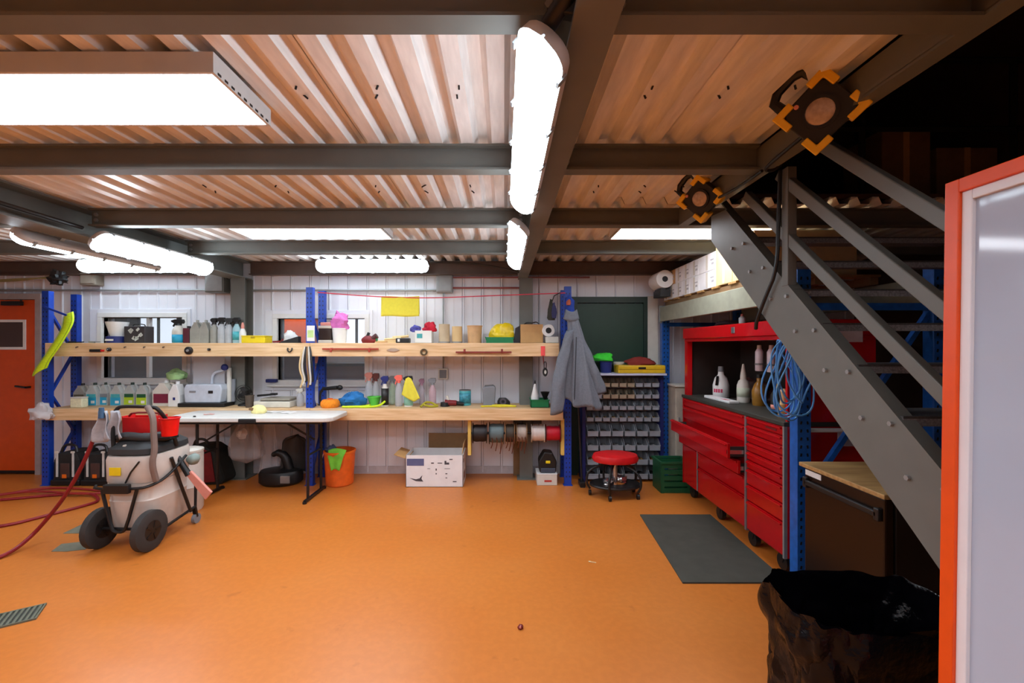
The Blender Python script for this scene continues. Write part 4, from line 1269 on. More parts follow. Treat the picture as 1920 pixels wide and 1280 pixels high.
def fn(u, v):
    an = u * 2 * math.pi
    rad = (.05 + .13 * math.sin(min(v, .86) * math.pi * .62)) * (1 + .13 * math.sin(5 * an + 6 * v) + .06 * math.sin(11 * an))
    if v > .86:
        rad *= max(.05, 1 - (v - .86) / .14)
    return (rad * math.cos(an), rad * .62 * math.sin(an), -.50 * v)


t = thing('film_bag', 'clear plastic film bag hanging under the folding table', 'bag', (X(458, 4.72), 4.76, .72))
MB().grid(fn, 40, 24, True).build('film', BAGCLEAR, t, smooth=True)
MB().lump((-.02, -.05, -.22), (.11, .05, .11), 4, .4, floor=-1).build('crumpled_paper', WHITE, t, smooth=True)
MB().tube([(0, 0, 0), (.01, .02, .06), (0, .05, .105)], .006, 6).build('tie', OFFWHITE, t)


def fn2(u, v):
    an = u * 2 * math.pi
    rad = (.04 + .07 * v) * (1 + .18 * math.sin(6 * an + 4 * v))
    return (rad * math.cos(an), rad * .5 * math.sin(an), -.62 * v)


solo(MB().grid(fn2, 30, 16, True), 'film_sheet', 'long clear film sheet hanging beside the film bag', 'film', BAGCLEAR, (X(500, 4.8), 4.86, .72), smooth=True)
# black chair-like machine lying under the table
t = thing('floor_scrubber', 'black machine with round tray and curved arm under the bench', 'machine', (X(534, 4.78), 4.76, 0))
MB().lathe([(.20, .0), (.235, .03), (.235, .12), (.215, .15), (.12, .165)], 24, c=(-.03, 0, 0), sy=.75).build('tray', BLACK, t, smooth=True)
MB().cbox((.10, -.17, .09), (.10, .02, .08)).build('latch', GREYMETAL, t, bevel=.004)
MB().tube([(.06, 0, .15), (.02, 0, .30), (-.06, 0, .345), (-.13, 0, .31)], [.05, .05, .045, .04, .03, .02], 10, smooth=2).build('arm', BLACK, t, smooth=True)


def fn(u, v):
    a = (u - .5) * 2
    w_ = .16 * (1 - .15 * v) * (1 if v < .8 else math.sqrt(max(.02, 1 - ((v - .8) / .2) ** 2)))
    return (.12 + a * w_, .06 + .07 * a * a * -1 + .02 * v, .13 + .40 * v)


MB().grid(fn, 14, 14).build('shell_back', mat('dark_grey_shell', (40, 38, 38), .5), t, smooth=True, solid=.02)
# orange bucket bag
t = thing('bucket', 'orange soft bucket with a green cloth beside the right table leg', 'bucket', (X(637, 4.74), 4.74, 0))
MB().lathe([(.135, 0), (.145, .01), (.155, .20), (.165, .37), (.155, .37), (.145, .2), (.13, .02)], 24).build('body', mat('orange_tarp', (238, 104, 28), .55, var=.12), t, smooth=True)
MB().lathe([(.165, .35), (.171, .355), (.171, .375), (.162, .378)], 24, cap0=False, cap1=False).build('rim', ORANGE_PL, t, smooth=True)
MB().tube([(-.165, -.02, .35), (-.18, -.10, .25), (-.14, -.14, .14)], .007, 6, smooth=1).build('handle', OFFWHITE, t, smooth=True)


def fn(u, v):
    a = (u - .5) * 2
    return (.02 + a * .10 * (1 - .55 * v), -.172 + .03 * math.sin(u * 6) * .3 - .008 * v + (0.05 * (.3 - v) / .3 if v < .3 else 0), .40 - .21 * v + .02 * (1 - a * a))


solo(MB().grid(fn, 12, 12), 'cleaning_cloth', 'lime green cloth hanging over the orange bucket rim', 'cloth', LIME, (X(637, 4.74), 4.745, .0), solid=.004, smooth=True)
cloth_lump('dark blue cloth stuffed in the orange bucket', 622, .12, .12, .10, mat('slate_cloth', (70, 84, 112), .85), .33, 4.74, 17, .4)
# white carton with open flaps
w_, d_, h_ = .62, .36, .345
t = thing('shipping_carton', 'big white carton with open brown flaps under the bench', 'carton', (X(818, 4.75), 4.80, 0))
mb = MB().box(-w_ / 2, w_ / 2, -d_ / 2, -d_ / 2 + .005, 0, h_).box(-w_ / 2, w_ / 2, d_ / 2 - .005, d_ / 2, 0, h_)
mb.box(-w_ / 2, -w_ / 2 + .005, -d_ / 2, d_ / 2, 0, h_).box(w_ / 2 - .005, w_ / 2, -d_ / 2, d_ / 2, 0, h_).box(-w_ / 2, w_ / 2, -d_ / 2, d_ / 2, 0, .005)
mb.build('body', CARTON, t)
MB().cbox((.10, d_ / 2 - .01, h_ + .085), (w_ * .72, .005, .17)).build('flap', KRAFT_D, t)
MB().cbox((-w_ / 2 - .06, 0, h_ - .02), (.15, d_ * .95, .005), (0, 18, 0)).build('flap', KRAFT, t)
MB().cbox((w_ / 2 - .01, 0.02, h_ + .05), (.006, d_ * .7, .12), (0, 8, 0)).build('flap', KRAFT_L, t)
MB().cbox((-w_ / 2 + .105, -d_ / 2 - .001, h_ - .075), (.185, .002, .075)).build('blue_label', mat('slate_print', (92, 98, 138), .6), t)
mb = MB()
for (a, b, c, d) in ((-.16, .045, .02, .012), (-.10, .05, .02, .012)):
    pass
for (cx, cz, sx, sz) in ((-.02, .26, .03, .012), (.06, .26, .05, .008), (.02, .19, .012, .022), (.02, .145, .012, .014), (-.06, .20, .03, .004), (.13, .145, .02, .010), (.13, .10, .018, .008), (.14, .20, .06, .004),
                         (.18, .30, .035, .010), (.22, .06, .04, .010), (.135, .255, .05, .022), (.12, .275, .02, .018)):
    mb.box(cx - sx / 2, cx + sx / 2, -d_ / 2 - .0015, -d_ / 2, cz - sz / 2, cz + sz / 2)
mb.prism([(-.27, .10), (-.20, .085), (-.16, .095), (-.13, .13), (-.14, .09), (-.12, .06), (-.20, .065)], -d_ / 2 - .0015, -d_ / 2)
mb.build('printed_graphics', mat('carton_ink', (74, 70, 76), .6), t)
mb = MB().box(w_ / 2, w_ / 2 + .0015, -.10, .04, .05, .14).box(w_ / 2, w_ / 2 + .0015, -.14, -.10, h_ - .09, h_ - .05)
mb.build('side_print', mat('carton_ink_brown', (112, 74, 58), .6), t)
# cable reel rack hung under the bench
t = thing('cable_reel_rack', 'yellow timber hangers with an axle for cable reels under the bench', 'reel rack', (X(965, 4.70), 4.72, .33))
RXL, RXR = X(880, 4.66), X(1055, 4.68)
cxr = X(965, 4.70)
for xx in (RXL, RXR):
    MB().box(xx - cxr - .018, xx - cxr + .018, -.05, .05, .0, .40).build('hanger', mat('yellow_timber', (226, 190, 96), .6), t, bevel=.003)
MB().cbox((RXL - cxr + .05, 0, .385), (.09, .09, .02)).build('cleat', PINE, t)
MB().cyl((RXL - cxr - .03, 0, .235), (RXR - cxr + .015, 0, .235), .014, n=10).build('axle', DARKMETAL, t, smooth=True)
for q, (pa, pb, rad, m_, lab) in enumerate(((886, 913, .095, mat('black_cable', (34, 28, 30), .5), 'black cable reel next to the left yellow hanger'), (917, 945, .105, mat('teal_grey_cable', (92, 108, 110), .5), 'grey-teal cable reel, second on the axle'),
                                            (947, 965, .10, mat('brown_cable', (64, 54, 44), .6), 'dark brown cable reel in the middle of the axle'), (968, 988, .095, mat('white_brown_cable', (176, 160, 148), .6, var=.3), 'off-white cable reel with stray brown ends'),
                                            (996, 1021, .085, mat('cream_cable', (226, 214, 206), .5), 'cream cable reel beside the red one'), (1023, 1050, .08, mat('red_cable', (206, 16, 46), .45), 'red cable reel next to the right hanger'))):
    xa, xb = X(pa, 4.70), X(pb, 4.70)
    r_ = thing('cable_reel', lab, 'cable reel', ((xa + xb) / 2, 4.72, .33 + .235), group='cable reels on the axle')
    L = (xb - xa) / 2
    MB().lathe([(.0165, -L + .008), (rad * .92, -L + .008), (rad, -L * .5), (rad * .97, 0), (rad, L * .5), (rad * .92, L - .008), (.0165, L - .008), (.0165, -L + .008)], 22, axis='x', cap0=False, cap1=False).build('winding', m_, r_, smooth=True)
    for s in (-1, 1):
        MB().lathe([(.0165, s * (L - .007)), (rad + .016, s * (L - .007)), (rad + .016, s * L), (.0165, s * L), (.0165, s * (L - .007))], 22, axis='x', cap0=False, cap1=False).build('flange', [BLACK, BLACK, KRAFT_D, KRAFT_D, OFFWHITE, DARKRED][q], r_, smooth=True)
    if q in (1, 2, 3):
        for e in range(3):
            dx = (e - 1) * L * .6
            MB().tube([(dx, -rad * .9, -.02), (dx + .01, -rad * .95, -.09), (dx - .01, -rad * .7, -.15 - .03 * e)], .005, 5, smooth=1).build('loose_end', COPPER, r_, smooth=True)
for q, p in enumerate((971, 1007)):
    mb = MB().cbox((0, 0, .035), (.10, .10, .07)).cbox((0, 0, .08), (.05, .06, .03))
    solo(mb, 'clamp_block', ['black clamp block hanging above the middle reel', 'black clamp block hanging above the cream reel'][q], 'clamp', BLACK, (X(p, 4.78), 4.80, .66), bevel=.006)
mb = MB().box(-.06, .06, -.03, .03, 0, .62)
solo(mb, 'wall_batten', 'dark upright batten on the wall behind the reels', 'batten', KRAFT_D, (X(972, 5.07), 5.06, 0))
t = thing('site_radio', 'black and yellow shop motor on a white box beside the coat upright', 'motor', (X(1026, 4.78), 4.78, .13))
MB().prism([(-.09, 0), (.09, 0), (.10, .12), (.05, .22), (-.04, .23), (-.10, .13)], -.08, .08).build('body', BLACK, t, bevel=.015)
MB().cbox((0, -.085, .12), (.05, .012, .03)).build('badge', YELLOW, t, bevel=.008)
MB().cbox((0, -.088, .03), (.16, .012, .05)).build('bumper', mat('slate_plastic', (60, 70, 86), .5), t, bevel=.006)
t = thing('white_box', 'low white box with red mark under the black motor', 'box', (X(1024, 4.78), 4.78, 0))
MB().cbox((0, 0, .06), (.22, .22, .12)).build('body', OFFWHITE, t, bevel=.006)
MB().cbox((0, 0, .124), (.225, .225, .01)).build('lid', WHITE, t, bevel=.003)
MB().cbox((.01, -.111, .05), (.08, .003, .02)).build('mark', mat('red_mark', (190, 60, 50), .5), t)

# ================================================================== COAT
CY = 4.50
t = thing('work_coat', 'long grey work coat hanging on the last rack upright', 'coat', (.70, CY, .88))


def fn(u, v):
    an = u * 2 * math.pi
    z = 1.87 - v * .94
    half = .052 + .135 * v ** 1.15
    cx = .715 + .12 * v ** 1.3 + .02 * math.sin(v * 5)
    fold = 1 + (.05 + .14 * v) * math.sin(7 * an + 1.4 + 1.5 * v) + .05 * v * math.sin(13 * an + 2)
    zz = z - .06 * v * v * math.cos(an + .6) + .02 * v * math.sin(4 * an)
    return (cx + half * math.cos(an) * fold, CY + (.045 + .055 * v) * math.sin(an) * fold, zz)


MB().grid(fn, 64, 30, True).build('body', COATGREY, t, world=True, smooth=True, solid=.004)


def sleeve(p0, p1, p2, p3, name='sleeve'):
    def f(u, v):
        an = u * 2 * math.pi
        a = [Vector(q) for q in (p0, p1, p2, p3)]
        c = a[0] * (1 - v) ** 3 + a[1] * 3 * v * (1 - v) ** 2 + a[2] * 3 * v * v * (1 - v) + a[3] * v ** 3
        rad = (.042 + .024 * math.sin(min(1, v * 1.3) * math.pi * .5)) * (1 + .1 * math.sin(9 * v + 3 * an) + .06 * math.sin(23 * v))
        return (c.x + rad * math.cos(an), c.y + rad * .75 * math.sin(an), c.z + .02 * math.sin(an + 1))
    MB().grid(f, 18, 22, True).build(name, COATGREY, t, world=True, smooth=True, solid=.003)


sleeve((.70, CY - .04, 1.70), (.60, CY - .06, 1.45), (.57, CY - .06, 1.15), (.545, CY - .05, .83))
sleeve((.75, CY + .0, 1.68), (.86, CY - .01, 1.45), (.96, CY + .02, 1.22), (1.02, CY + .03, 1.03))
MB().grid(lambda u, v: (.71 + (.085 - .025 * v) * math.cos(u * 2 * math.pi), CY + .055 * math.sin(u * 2 * math.pi), 1.80 + .10 * v + .015 * math.cos(u * 4 * math.pi)), 24, 4, True).build('collar', COATGREY, t, world=True, smooth=True, solid=.006)
MB().bar((.745, CY - .105, 1.62), (.72, CY - .135, .98), .012, .006).build('zip', mat('zip_dark', (50, 52, 60), .5), t, world=True)
mb = MB().cyl((.79, 4.69, 1.45), (.85, 4.66, .05), .012, n=10)
t = thing('broom', 'black broom pole leaning beside the coat', 'broom', (.85, 4.66, 0))
mb.build('pole', BLACK, t, world=True, smooth=True)
MB().cbox((0, 0, .035), (.06, .14, .05)).build('head', BLACK, t, bevel=.006)
MB().cbox((0, 0, .008), (.05, .13, .014)).build('bristles', RUBBER, t)

# ================================================================== PARTS BIN RACK
BX0, BX1, BYF = .93, 1.765, 4.78
t = thing('parts_rack', 'blue framed rack for plastic parts bins under the green door', 'rack', ((BX0 + BX1) / 2, 4.9, 0))
for xx in (BX0 - .03, BX1 + .012):
    MB().box(xx - .018, xx + .018, BYF + .02, 5.02, 0, 1.20).build('side_post', mat('navy_frame', (26, 34, 96), .5), t, world=True)
MB().box(BX0 - .05, BX1 + .045, BYF - .04, 5.03, 1.20, 1.222).build('top_board', mat('pale_blue_board', (196, 202, 224), .5), t, world=True)
MB().box(BX0, BX1, 5.00, 5.02, .05, 1.19).build('back_panel', mat('louvre_grey', (118, 122, 128), .5, .2), t, world=True)
for zq in (1.095, .965, .835, .705, .545, .385, .225, .065):
    MB().box(BX0, BX1, 4.86, 5.0, zq - .042, zq - .036).build('louvre_shelf', GREYMETAL, t, world=True)


def bin_mesh(w, h, d):
    k = .004
    mb = MB()
    mb.box(-w / 2, w / 2, -d, 0, 0, k)
    for s in (-1, 1):
        a, b = (-w / 2, -w / 2 + k) if s < 0 else (w / 2 - k, w / 2)
        mb.prism([(-d, 0), (0, 0), (0, h), (-d * .62, h), (-d, h * .48)], a, b, 'yz')
    mb.box(-w / 2, w / 2, -k, 0, 0, h)
    mb.box(-w / 2, w / 2, -d, -d + k, 0, h * .48)
    mb.box(-w / 2, w / 2, -d - .004, -d + .002, h * .42, h * .5)
    return mb


small = bin_mesh(.083, .095, .16)
large = bin_mesh(.126, .125, .20)
proto = {}
rows = [(1.095, 9, 'small'), (.965, 9, 'small'), (.835, 9, 'small'), (.705, 9, 'small'), (.545, 6, 'large'), (.385, 6, 'large'), (.225, 6, 'large'), (.065, 6, 'large')]
fills = [mat('fill_dark', (40, 36, 34), .7, var=.5, scale=90), mat('fill_brass', (130, 100, 56), .5, .4, var=.5, scale=90), mat('fill_grey', (120, 120, 122), .5, .4, var=.5, scale=90)]
for r_, (zz, n_, kind) in enumerate(rows):
    for c_ in range(n_):
        step = (BX1 - BX0) / n_
        xx = BX0 + step * (c_ + .5)
        warm = r_ < 2 and 2 <= c_ <= 5
        key = (kind, warm)
        if key not in proto:
            o = (small if kind == 'small' else large).build('parts_bin', BINTAN if warm else BINCLEAR)
            proto[key] = o
        else:
            o = proto[key].copy()
            C.objects.link(o)
        o.location = (xx, 4.99, zz - .035)
        tag(o, '%s %s bin from the right in the %s row of the parts rack' % (ORD[n_ - 1 - c_], kind, ORD[r_]), 'bin', 'plastic bins on the parts rack')
# contents as small heaps inside the bins
for r_, (zz, n_, kind) in enumerate(rows):
    mb = MB()
    step = (BX1 - BX0) / n_
    for c_ in range(n_):
        xx = BX0 + step * (c_ + .5)
        s_ = (.058, .10, .045) if kind == 'small' else (.095, .14, .06)
        mb.lump((xx, 4.99 - (.085 if kind == 'small' else .105), zz - .030), s_, r_ * 10 + c_, .25, 10, 6, 2.5)
    o = mb.build('loose_fasteners', fills[(r_ * 2 + 1) % 3])
    tag(o, 'loose fasteners heaped in the %s row of parts bins' % ORD[r_], 'fasteners', kind='stuff')
# on top of the rack
TY = 4.88
tub('dark blue tub under the lime cloth on the parts rack', 1136, .14, .13, NAVY, 1.222, TY)
cloth_lump('bright lime cloth spilling over the dark blue tub', 1131, .25, .16, .085, mat('lime_bright', (60, 216, 54), .8, var=.15), 1.222, TY, 51, .35, freq=1.5, dz=.136)
tub('small white bottle lid tub beside the coat on the parts rack', 1106, .06, .13, WHITE, 1.222, TY, lid=WHITE)
tub('low pale tub behind the yellow case', 1160, .12, .11, OFFWHITE, 1.222, TY + .09, lid=OFFWHITE)
t = thing('tool_case', 'flat yellow tool case on top of the parts rack', 'case', (X(1197, TY), TY - .03, 1.222))
MB().cbox((0, 0, .045), (.53, .20, .09)).build('body', mat('mustard_case', (214, 176, 22), .5), t, bevel=.012)
MB().cbox((0, -.103, .06), (.08, .012, .02)).build('latch', BLACK, t)
MB().cbox((0, -.101, .047), (.52, .004, .006)).build('seam', mat('mustard_dark', (150, 118, 14), .6), t)
cloth_lump('dark red cloth lying on the yellow tool case', 1200, .34, .16, .085, mat('brick_red_cloth', (126, 38, 30), .85), 1.222, TY - .03, 61, .35, freq=1.4, dz=.09)

# ================================================================== STOOL, CRATE, BEIGE CABINET
SX, SY = X(1152, 4.40), 4.37
t = thing('shop_stool', 'low rolling shop stool with red padded seat', 'stool', (SX, SY, 0))
MB().lathe([(.16, .345), (.215, .355), (.225, .385), (.21, .42), (.15, .435)], 26, sx=1.05, sy=.8).build('seat', mat('red_vinyl', (206, 22, 28), .45), t, smooth=True)
MB().cyl((0, 0, .10), (0, 0, .35), .025, n=12).build('column', CHROME, t, smooth=True)
MB().tube([(.25 * math.cos(q * math.pi / 12), .17 * math.sin(q * math.pi / 12), .115) for q in range(24)], .014, 7, True).build('base_ring', BLACK, t, smooth=True)
MB().lathe([(.10, .118), (.235, .118), (.235, .128), (.10, .128), (.10, .118)], 26, sy=.68, cap0=False, cap1=False).build('tool_tray', DARKMETAL, t, smooth=True)
for q in range(5):
    an = R(90 + q * 72 + 14)
    ex, ey = .27 * math.cos(an), .20 * math.sin(an)
    MB().tube([(ex * .2, ey * .2, .34), (ex * 1.0, ey * 1.0, .26), (ex * 1.1, ey * 1.1, .14), (ex * .95, ey * .95, .065)], .012, 7, smooth=2).build('leg', BLACK, t, smooth=True)
    c_ = MB().cyl((ex * .95 - .012, ey * .95, .027), (ex * .95 + .012, ey * .95, .027), .027, n=14).build('caster', BLACK, t, smooth=True)
mb = MB().lump((-.08, -.04, 0), (.12, .10, .06), 3, .5, 12, 8, 2.2).lump((.06, .02, 0), (.14, .10, .07), 7, .5, 12, 8, 2.2)
solo(mb, 'sockets_heap', 'bright steel sockets lying in the stool tray', 'tools', CHROME, (SX, SY, .129), smooth=True)
# green crate
GX, GY = X(1262, 4.50), 4.55
t = thing('crate', 'dark green plastic crate at the far end of the red tool chest', 'crate', (GX, GY, 0))
for s in (-1, 1):
    MB().box(s * .15 - .006, s * .15 + .006, -.12, .12, 0, .32).build('side', DKGREEN, t)
for s in (-1, 1):
    mb = MB()
    for q in range(5):
        mb.box(-.15, .15, s * .12 - .005, s * .12 + .005, .01 + q * .062, .052 + q * .062)
    mb.box(-.15, -.12, s * .12 - .006, s * .12 + .006, 0, .32).box(.12, .15, s * .12 - .006, s * .12 + .006, 0, .32)
    mb.build('slatted_end', DKGREEN, t)
MB().box(-.15, .15, -.12, .12, 0, .01).build('base', DKGREEN, t)
MB().box(-.165, .165, -.135, -.11, .305, .325).box(-.165, .165, .11, .135, .305, .325).box(-.165, -.14, -.11, .11, .305, .325).box(.14, .165, -.11, .11, .305, .325).build('rim', DKGREEN, t)
t = thing('cabinet', 'beige cabinet squeezed between parts rack and red tool chest', 'cabinet', (1.97, 4.80, 0))
MB().cbox((0.02, 0, .54), (.21, .2, 1.08)).build('body', mat('beige_paint', (168, 160, 146), .6), t, bevel=.005)
MB().cbox((0.02, -.105, .55), (.19, .012, 1.02)).build('door', mat('beige_door', (176, 168, 154), .6), t, bevel=.003)
MB().cbox((-.05, -.12, .7), (.012, .02, .09)).build('handle', GREYMETAL, t)
MB().cbox((0.02, -.01, 1.09), (.23, .22, .02)).build('top', OFFWHITE, t)

# ================================================================== RED TOOL CHEST ON THE RIGHT
TX, TY0, TYS, TY1 = 1.84, 2.80, 3.25, 4.39     # front plane, near end, split, far end
BK = 2.44
t = thing('tool_chest', 'long red rolling tool chest with two banks of drawers', 'tool chest', ((TX + BK) / 2, 3.6, 0))
MB().box(TX + .02, BK, TY0, TY1, .13, 1.0).build('carcass', RED, t, world=True, bevel=.004)
MB().box(TX - .01, BK + .01, TY0 - .01, TY1 + .01, 1.0, 1.03).build('worktop', mat('dark_rubber_top', (54, 54, 48), .55), t, world=True, bevel=.005)
MB().box(TX - .002, TX + .02, TYS - .012, TYS + .012, .13, 1.0).build('divider', mat('grey_trim', (130, 112, 116), .4, .3), t, world=True)
MB().box(TX - .002, TX + .02, TY0, TY0 + .015, .13, 1.0).build('corner_trim', GREYMETAL, t, world=True)
MB().box(TX - .002, TX + .02, TY1 - .015, TY1, .13, 1.0).build('corner_trim', RED, t, world=True)


def drawer(ya, yb, z0, z1, out=0.0, name='drawer'):
    d = MB().box(TX - out, TX - out + .022, ya + .004, yb - .004, z0 + .004, z1 - .004).build(name, RED, t, world=True, bevel=.004)
    if out:
        mb = MB().box(TX - out + .022, TX + .02, ya + .02, ya + .024, z0 + .012, z1 - .03).box(TX - out + .022, TX + .02, yb - .024, yb - .02, z0 + .012, z1 - .03).box(TX - out + .022, TX + .02, ya + .02, yb - .02, z0 + .010, z0 + .014)
        mb.build('drawer_box', mat('drawer_inside', (46, 44, 42), .5), d, world=True)
        MB().cbox((TX - out / 2, ya + .012, (z0 + z1) / 2 - .01), (out, .012, .03)).build('slide', CHROME, d, world=True)
    MB().box(TX - out - .014, TX - out, ya + .012, yb - .012, z1 - .024, z1 - .010).build('pull_lip', RED, d, world=True, bevel=.003)
    return d


for z0, z1, out in ((.92, 1.0, 0), (.79, .915, 0), (.665, .785, .13), (.545, .655, .05)):
    drawer(TYS + .012, TY1 - .015, z0, z1, out)
drawer(4.06, TY1 - .015, .14, .535)
d_ = drawer(TYS + .012, 4.05, .385, .535)
drawer(TYS + .012, 4.05, .14, .38)
MB().box(TX - .006, TX, 4.050, 4.062, .15, .53).build('door_trim', GREYMETAL, t, world=True)
zz = 1.0
for hgt in (.066, .066, .066, .066, .066, .066, .12, .12, .22):
    drawer(TY0 + .015, TYS - .012, zz - hgt + .002, zz)
    zz -= hgt
for yy in (TY0 + .10, TYS, TYS + .5, TY1 - .10):
    for xx in (TX + .08, BK - .08):
        c_ = MB().cbox((xx, yy, .115), (.06, .08, .02)).bar((xx, yy, .11), (xx, yy + .02, .055), .045, .02, (1, 0, 0)).build('caster_fork', DARKMETAL, t, world=True)
        MB().cyl((xx - .018, yy + .02, .055), (xx + .018, yy + .02, .055), .055, n=18).build('wheel', BLACK, c_, world=True, smooth=True)
MB().cyl((TX + .06, TY0 - .045, .985), (BK - .06, TY0 - .045, .985), .014, n=10).cyl((TX + .06, TY0 - .045, .985), (TX + .06, TY0, .985), .010, n=8).cyl((BK - .06, TY0 - .045, .985), (BK - .06, TY0, .985), .010, n=8).build('push_bar', WHITE, t, world=True, smooth=True)
MB().box(X(1570, TY0), X(1615, TY0), TY0 - .003, TY0 - .0005, Z(836, TY0), Z(808, TY0)).build('data_plate', mat('label_lilac', (226, 224, 240), .5), t, world=True)
MB().box(TX - .003, TX - .0005, TY0 + .08, TY0 + .20, .955, .968).build('badge', DARKRED, t, world=True)
# hutch on top
h = thing('tool_hutch', 'red open hutch standing on the tool chest', 'hutch', ((TX + BK) / 2, 3.6, 1.03))
MB().box(TX + .02, BK, TY0 + .0, TY0 + .02, 1.03, 1.57).build('side_panel', RED, h, world=True)
MB().box(TX + .02, TX + .07, TY1 - .06, TY1, 1.03, 1.57).build('post', RED, h, world=True)
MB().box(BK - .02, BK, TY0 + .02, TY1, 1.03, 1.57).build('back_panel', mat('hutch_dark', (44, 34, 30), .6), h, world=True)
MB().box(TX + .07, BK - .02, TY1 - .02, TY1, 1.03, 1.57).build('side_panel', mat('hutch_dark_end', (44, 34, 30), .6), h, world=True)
MB().box(TX + .0, BK, TY0, TY1, 1.60, 1.705).build('header', RED, h, world=True, bevel=.006)
MB().box(TX + .015, BK, TY0, TY1, 1.57, 1.60).build('header_rail', RED, h, world=True, bevel=.004)
MB().cbox((TX - .004, 3.42, 1.655), (.008, .05, .05)).build('lock', CHROME, h, world=True, bevel=.003)
MB().box(X(1565, TY0), X(1617, TY0), TY0 - .003, TY0 - .0005, Z(641, TY0), Z(614, TY0)).build('data_plate', mat('label_rose', (232, 222, 230), .5), h, world=True)
mb = MB().lump((0, 0, 0), (.30, .22, .06), 3, .4)
solo(mb, 'glove_heap', 'dark gloves lying on the hutch roof', 'gloves', mat('dark_glove', (58, 36, 40), .9), (2.10, 3.95, 1.705), smooth=True)
t = thing('spray_can', 'white aerosol tilted on top of the red hutch', 'can', (2.02, 3.62, 1.705))
MB().lathe([(.025, 0), (.026, .06), (.012, .075)], 12).build('body', WHITE, t, smooth=True)
MB().lathe([(.012, .075), (.010, .095)], 10).build('nozzle', SALMON, t, smooth=True)

# things inside the hutch
WZ = 1.03
t = thing('bottle', 'round white bottle with red lettering in the hutch', 'bottle', (2.10, 4.13, WZ))
MB().lathe([(.065, 0), (.072, .01), (.074, .12), (.055, .19), (.028, .22), (.024, .25)], 20).build('body', WHITE, t, smooth=True)
MB().cyl((0, 0, .25), (0, 0, .30), .028, .024, 12).build('cap', GREYPL, t, smooth=True)
MB().bar((-.055, -.045, .21), (-.068, -.05, .12), .02, .012).build('black_strip', BLACK, t)
mb = MB()
for q in range(4):
    an = R(196 + q * 17)
    mb.cbox((.0745 * math.cos(an), .0745 * math.sin(an), .07), (.003, .016, .034), (0, 0, math.degrees(an)))
mb.build('red_lettering', mat('red_ink', (206, 60, 96), .5), t)
t = thing('bottle', 'tall white nozzle bottle in the middle of the hutch', 'bottle', (2.12, 3.78, WZ))
MB().lathe([(.048, 0), (.052, .012), (.052, .15), (.038, .19), (.026, .20), (.024, .24), (.010, .33), (.006, .34)], 18).build('body', OFFWHITE, t, smooth=True)
MB().lathe([(.0526, .05), (.0526, .13)], 18, cap0=False, cap1=False).build('label_band', mat('green_grey_label', (196, 206, 184), .5), t, smooth=True, solid=.001)
t = thing('bottle', 'amber bottle beside the tall white nozzle bottle', 'bottle', (2.14, 3.58, WZ))
MB().lathe([(.048, 0), (.052, .02), (.055, .12), (.035, .18), (.018, .20), (.018, .23)], 18).build('body', AMBER, t, smooth=True)
MB().cyl((0, 0, .23), (0, 0, .26), .02, n=12).build('cap', BLACK, t, smooth=True)
t = thing('flat_pack', 'long white pack lying flat on the chest top', 'pack', (1.98, 3.90, WZ))
MB().cbox((0, 0, .012), (.09, .46, .024)).build('body', WHITE, t, bevel=.006)
MB().cbox((-.02, -.12, .0245), (.04, .09, .002)).build('pink_print', mat('pink_print', (206, 120, 132), .5), t)
for q, (yy, lab) in enumerate(((3.56, 'left of two white aerosols hung in the hutch'), (3.40, 'right of two white aerosols hung in the hutch'))):
    t = thing('aerosol', lab, 'aerosol', (2.13, yy, 1.32), group='aerosols hung in the hutch')
    MB().lathe([(.028, 0), (.031, .006), (.031, .16), (.018, .185)], 16).build('can', mat('aerosol_white', (222, 214, 224), .35), t, smooth=True)
    MB().lathe([(.018, .184), (.016, .215)], 12).build('cap', OFFWHITE, t, smooth=True)
    MB().lathe([(.0335, .05), (.0335, .065)], 16, cap0=False, cap1=False).build('holder_ring', GREYMETAL, t, smooth=True, solid=.002)
    MB().bar((.03, 0, .058), (.285, 0, .058), .012, .006, (0, 1, 0)).build('holder_arm', GREYMETAL, t)
t = thing('bottle', 'black bottle with yellow cap behind the blue cable', 'bottle', (2.0, 3.12, WZ))
MB().lathe([(.04, 0), (.043, .01), (.043, .14), (.018, .19)], 16).build('body', BLACK, t, smooth=True)
MB().cyl((0, 0, .19), (0, 0, .225), .018, n=12).build('cap', YELLOW, t, smooth=True)
MB().lathe([(.0436, .04), (.0436, .07)], 16, cap0=False, cap1=False).build('label_band', SALMON, t, smooth=True, solid=.001)
t = thing('hand_brush', 'golden brown brush standing behind the blue cable', 'brush', (1.95, 2.98, WZ))
MB().lathe([(.032, 0), (.035, .07), (.028, .09)], 14).build('bristles', mat('golden_bristle', (176, 128, 66), .8), t, smooth=True)
MB().lathe([(.022, .088), (.018, .13), (.026, .18), (.012, .20)], 14).build('handle', KRAFT_L, t, smooth=True)
mb = MB().lump((0, 0, 0), (.15, .50, .20), 4, .4, 18, 10, 2.4)
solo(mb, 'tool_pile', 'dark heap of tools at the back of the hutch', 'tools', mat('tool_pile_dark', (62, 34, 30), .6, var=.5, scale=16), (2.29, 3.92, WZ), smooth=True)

# ================================================================== BLUE RACK AROUND THE CHEST
FX0, FX1 = 1.87, 2.72


def frame_post(mb, x, y, z1):
    w, d = .085, .07
    mb.box(x - w / 2, x + w / 2, y - .003, y + .003, 0, z1)
    mb.box(x - w / 2, x - w / 2 + .007, y + .003, y + d, 0, z1).box(x + w / 2 - .007, x + w / 2, y + .003, y + d, 0, z1)
    mb.box(x - w / 2 - .02, x + w / 2 + .02, y - .02, y + d + .02, 0, .006)
    return mb


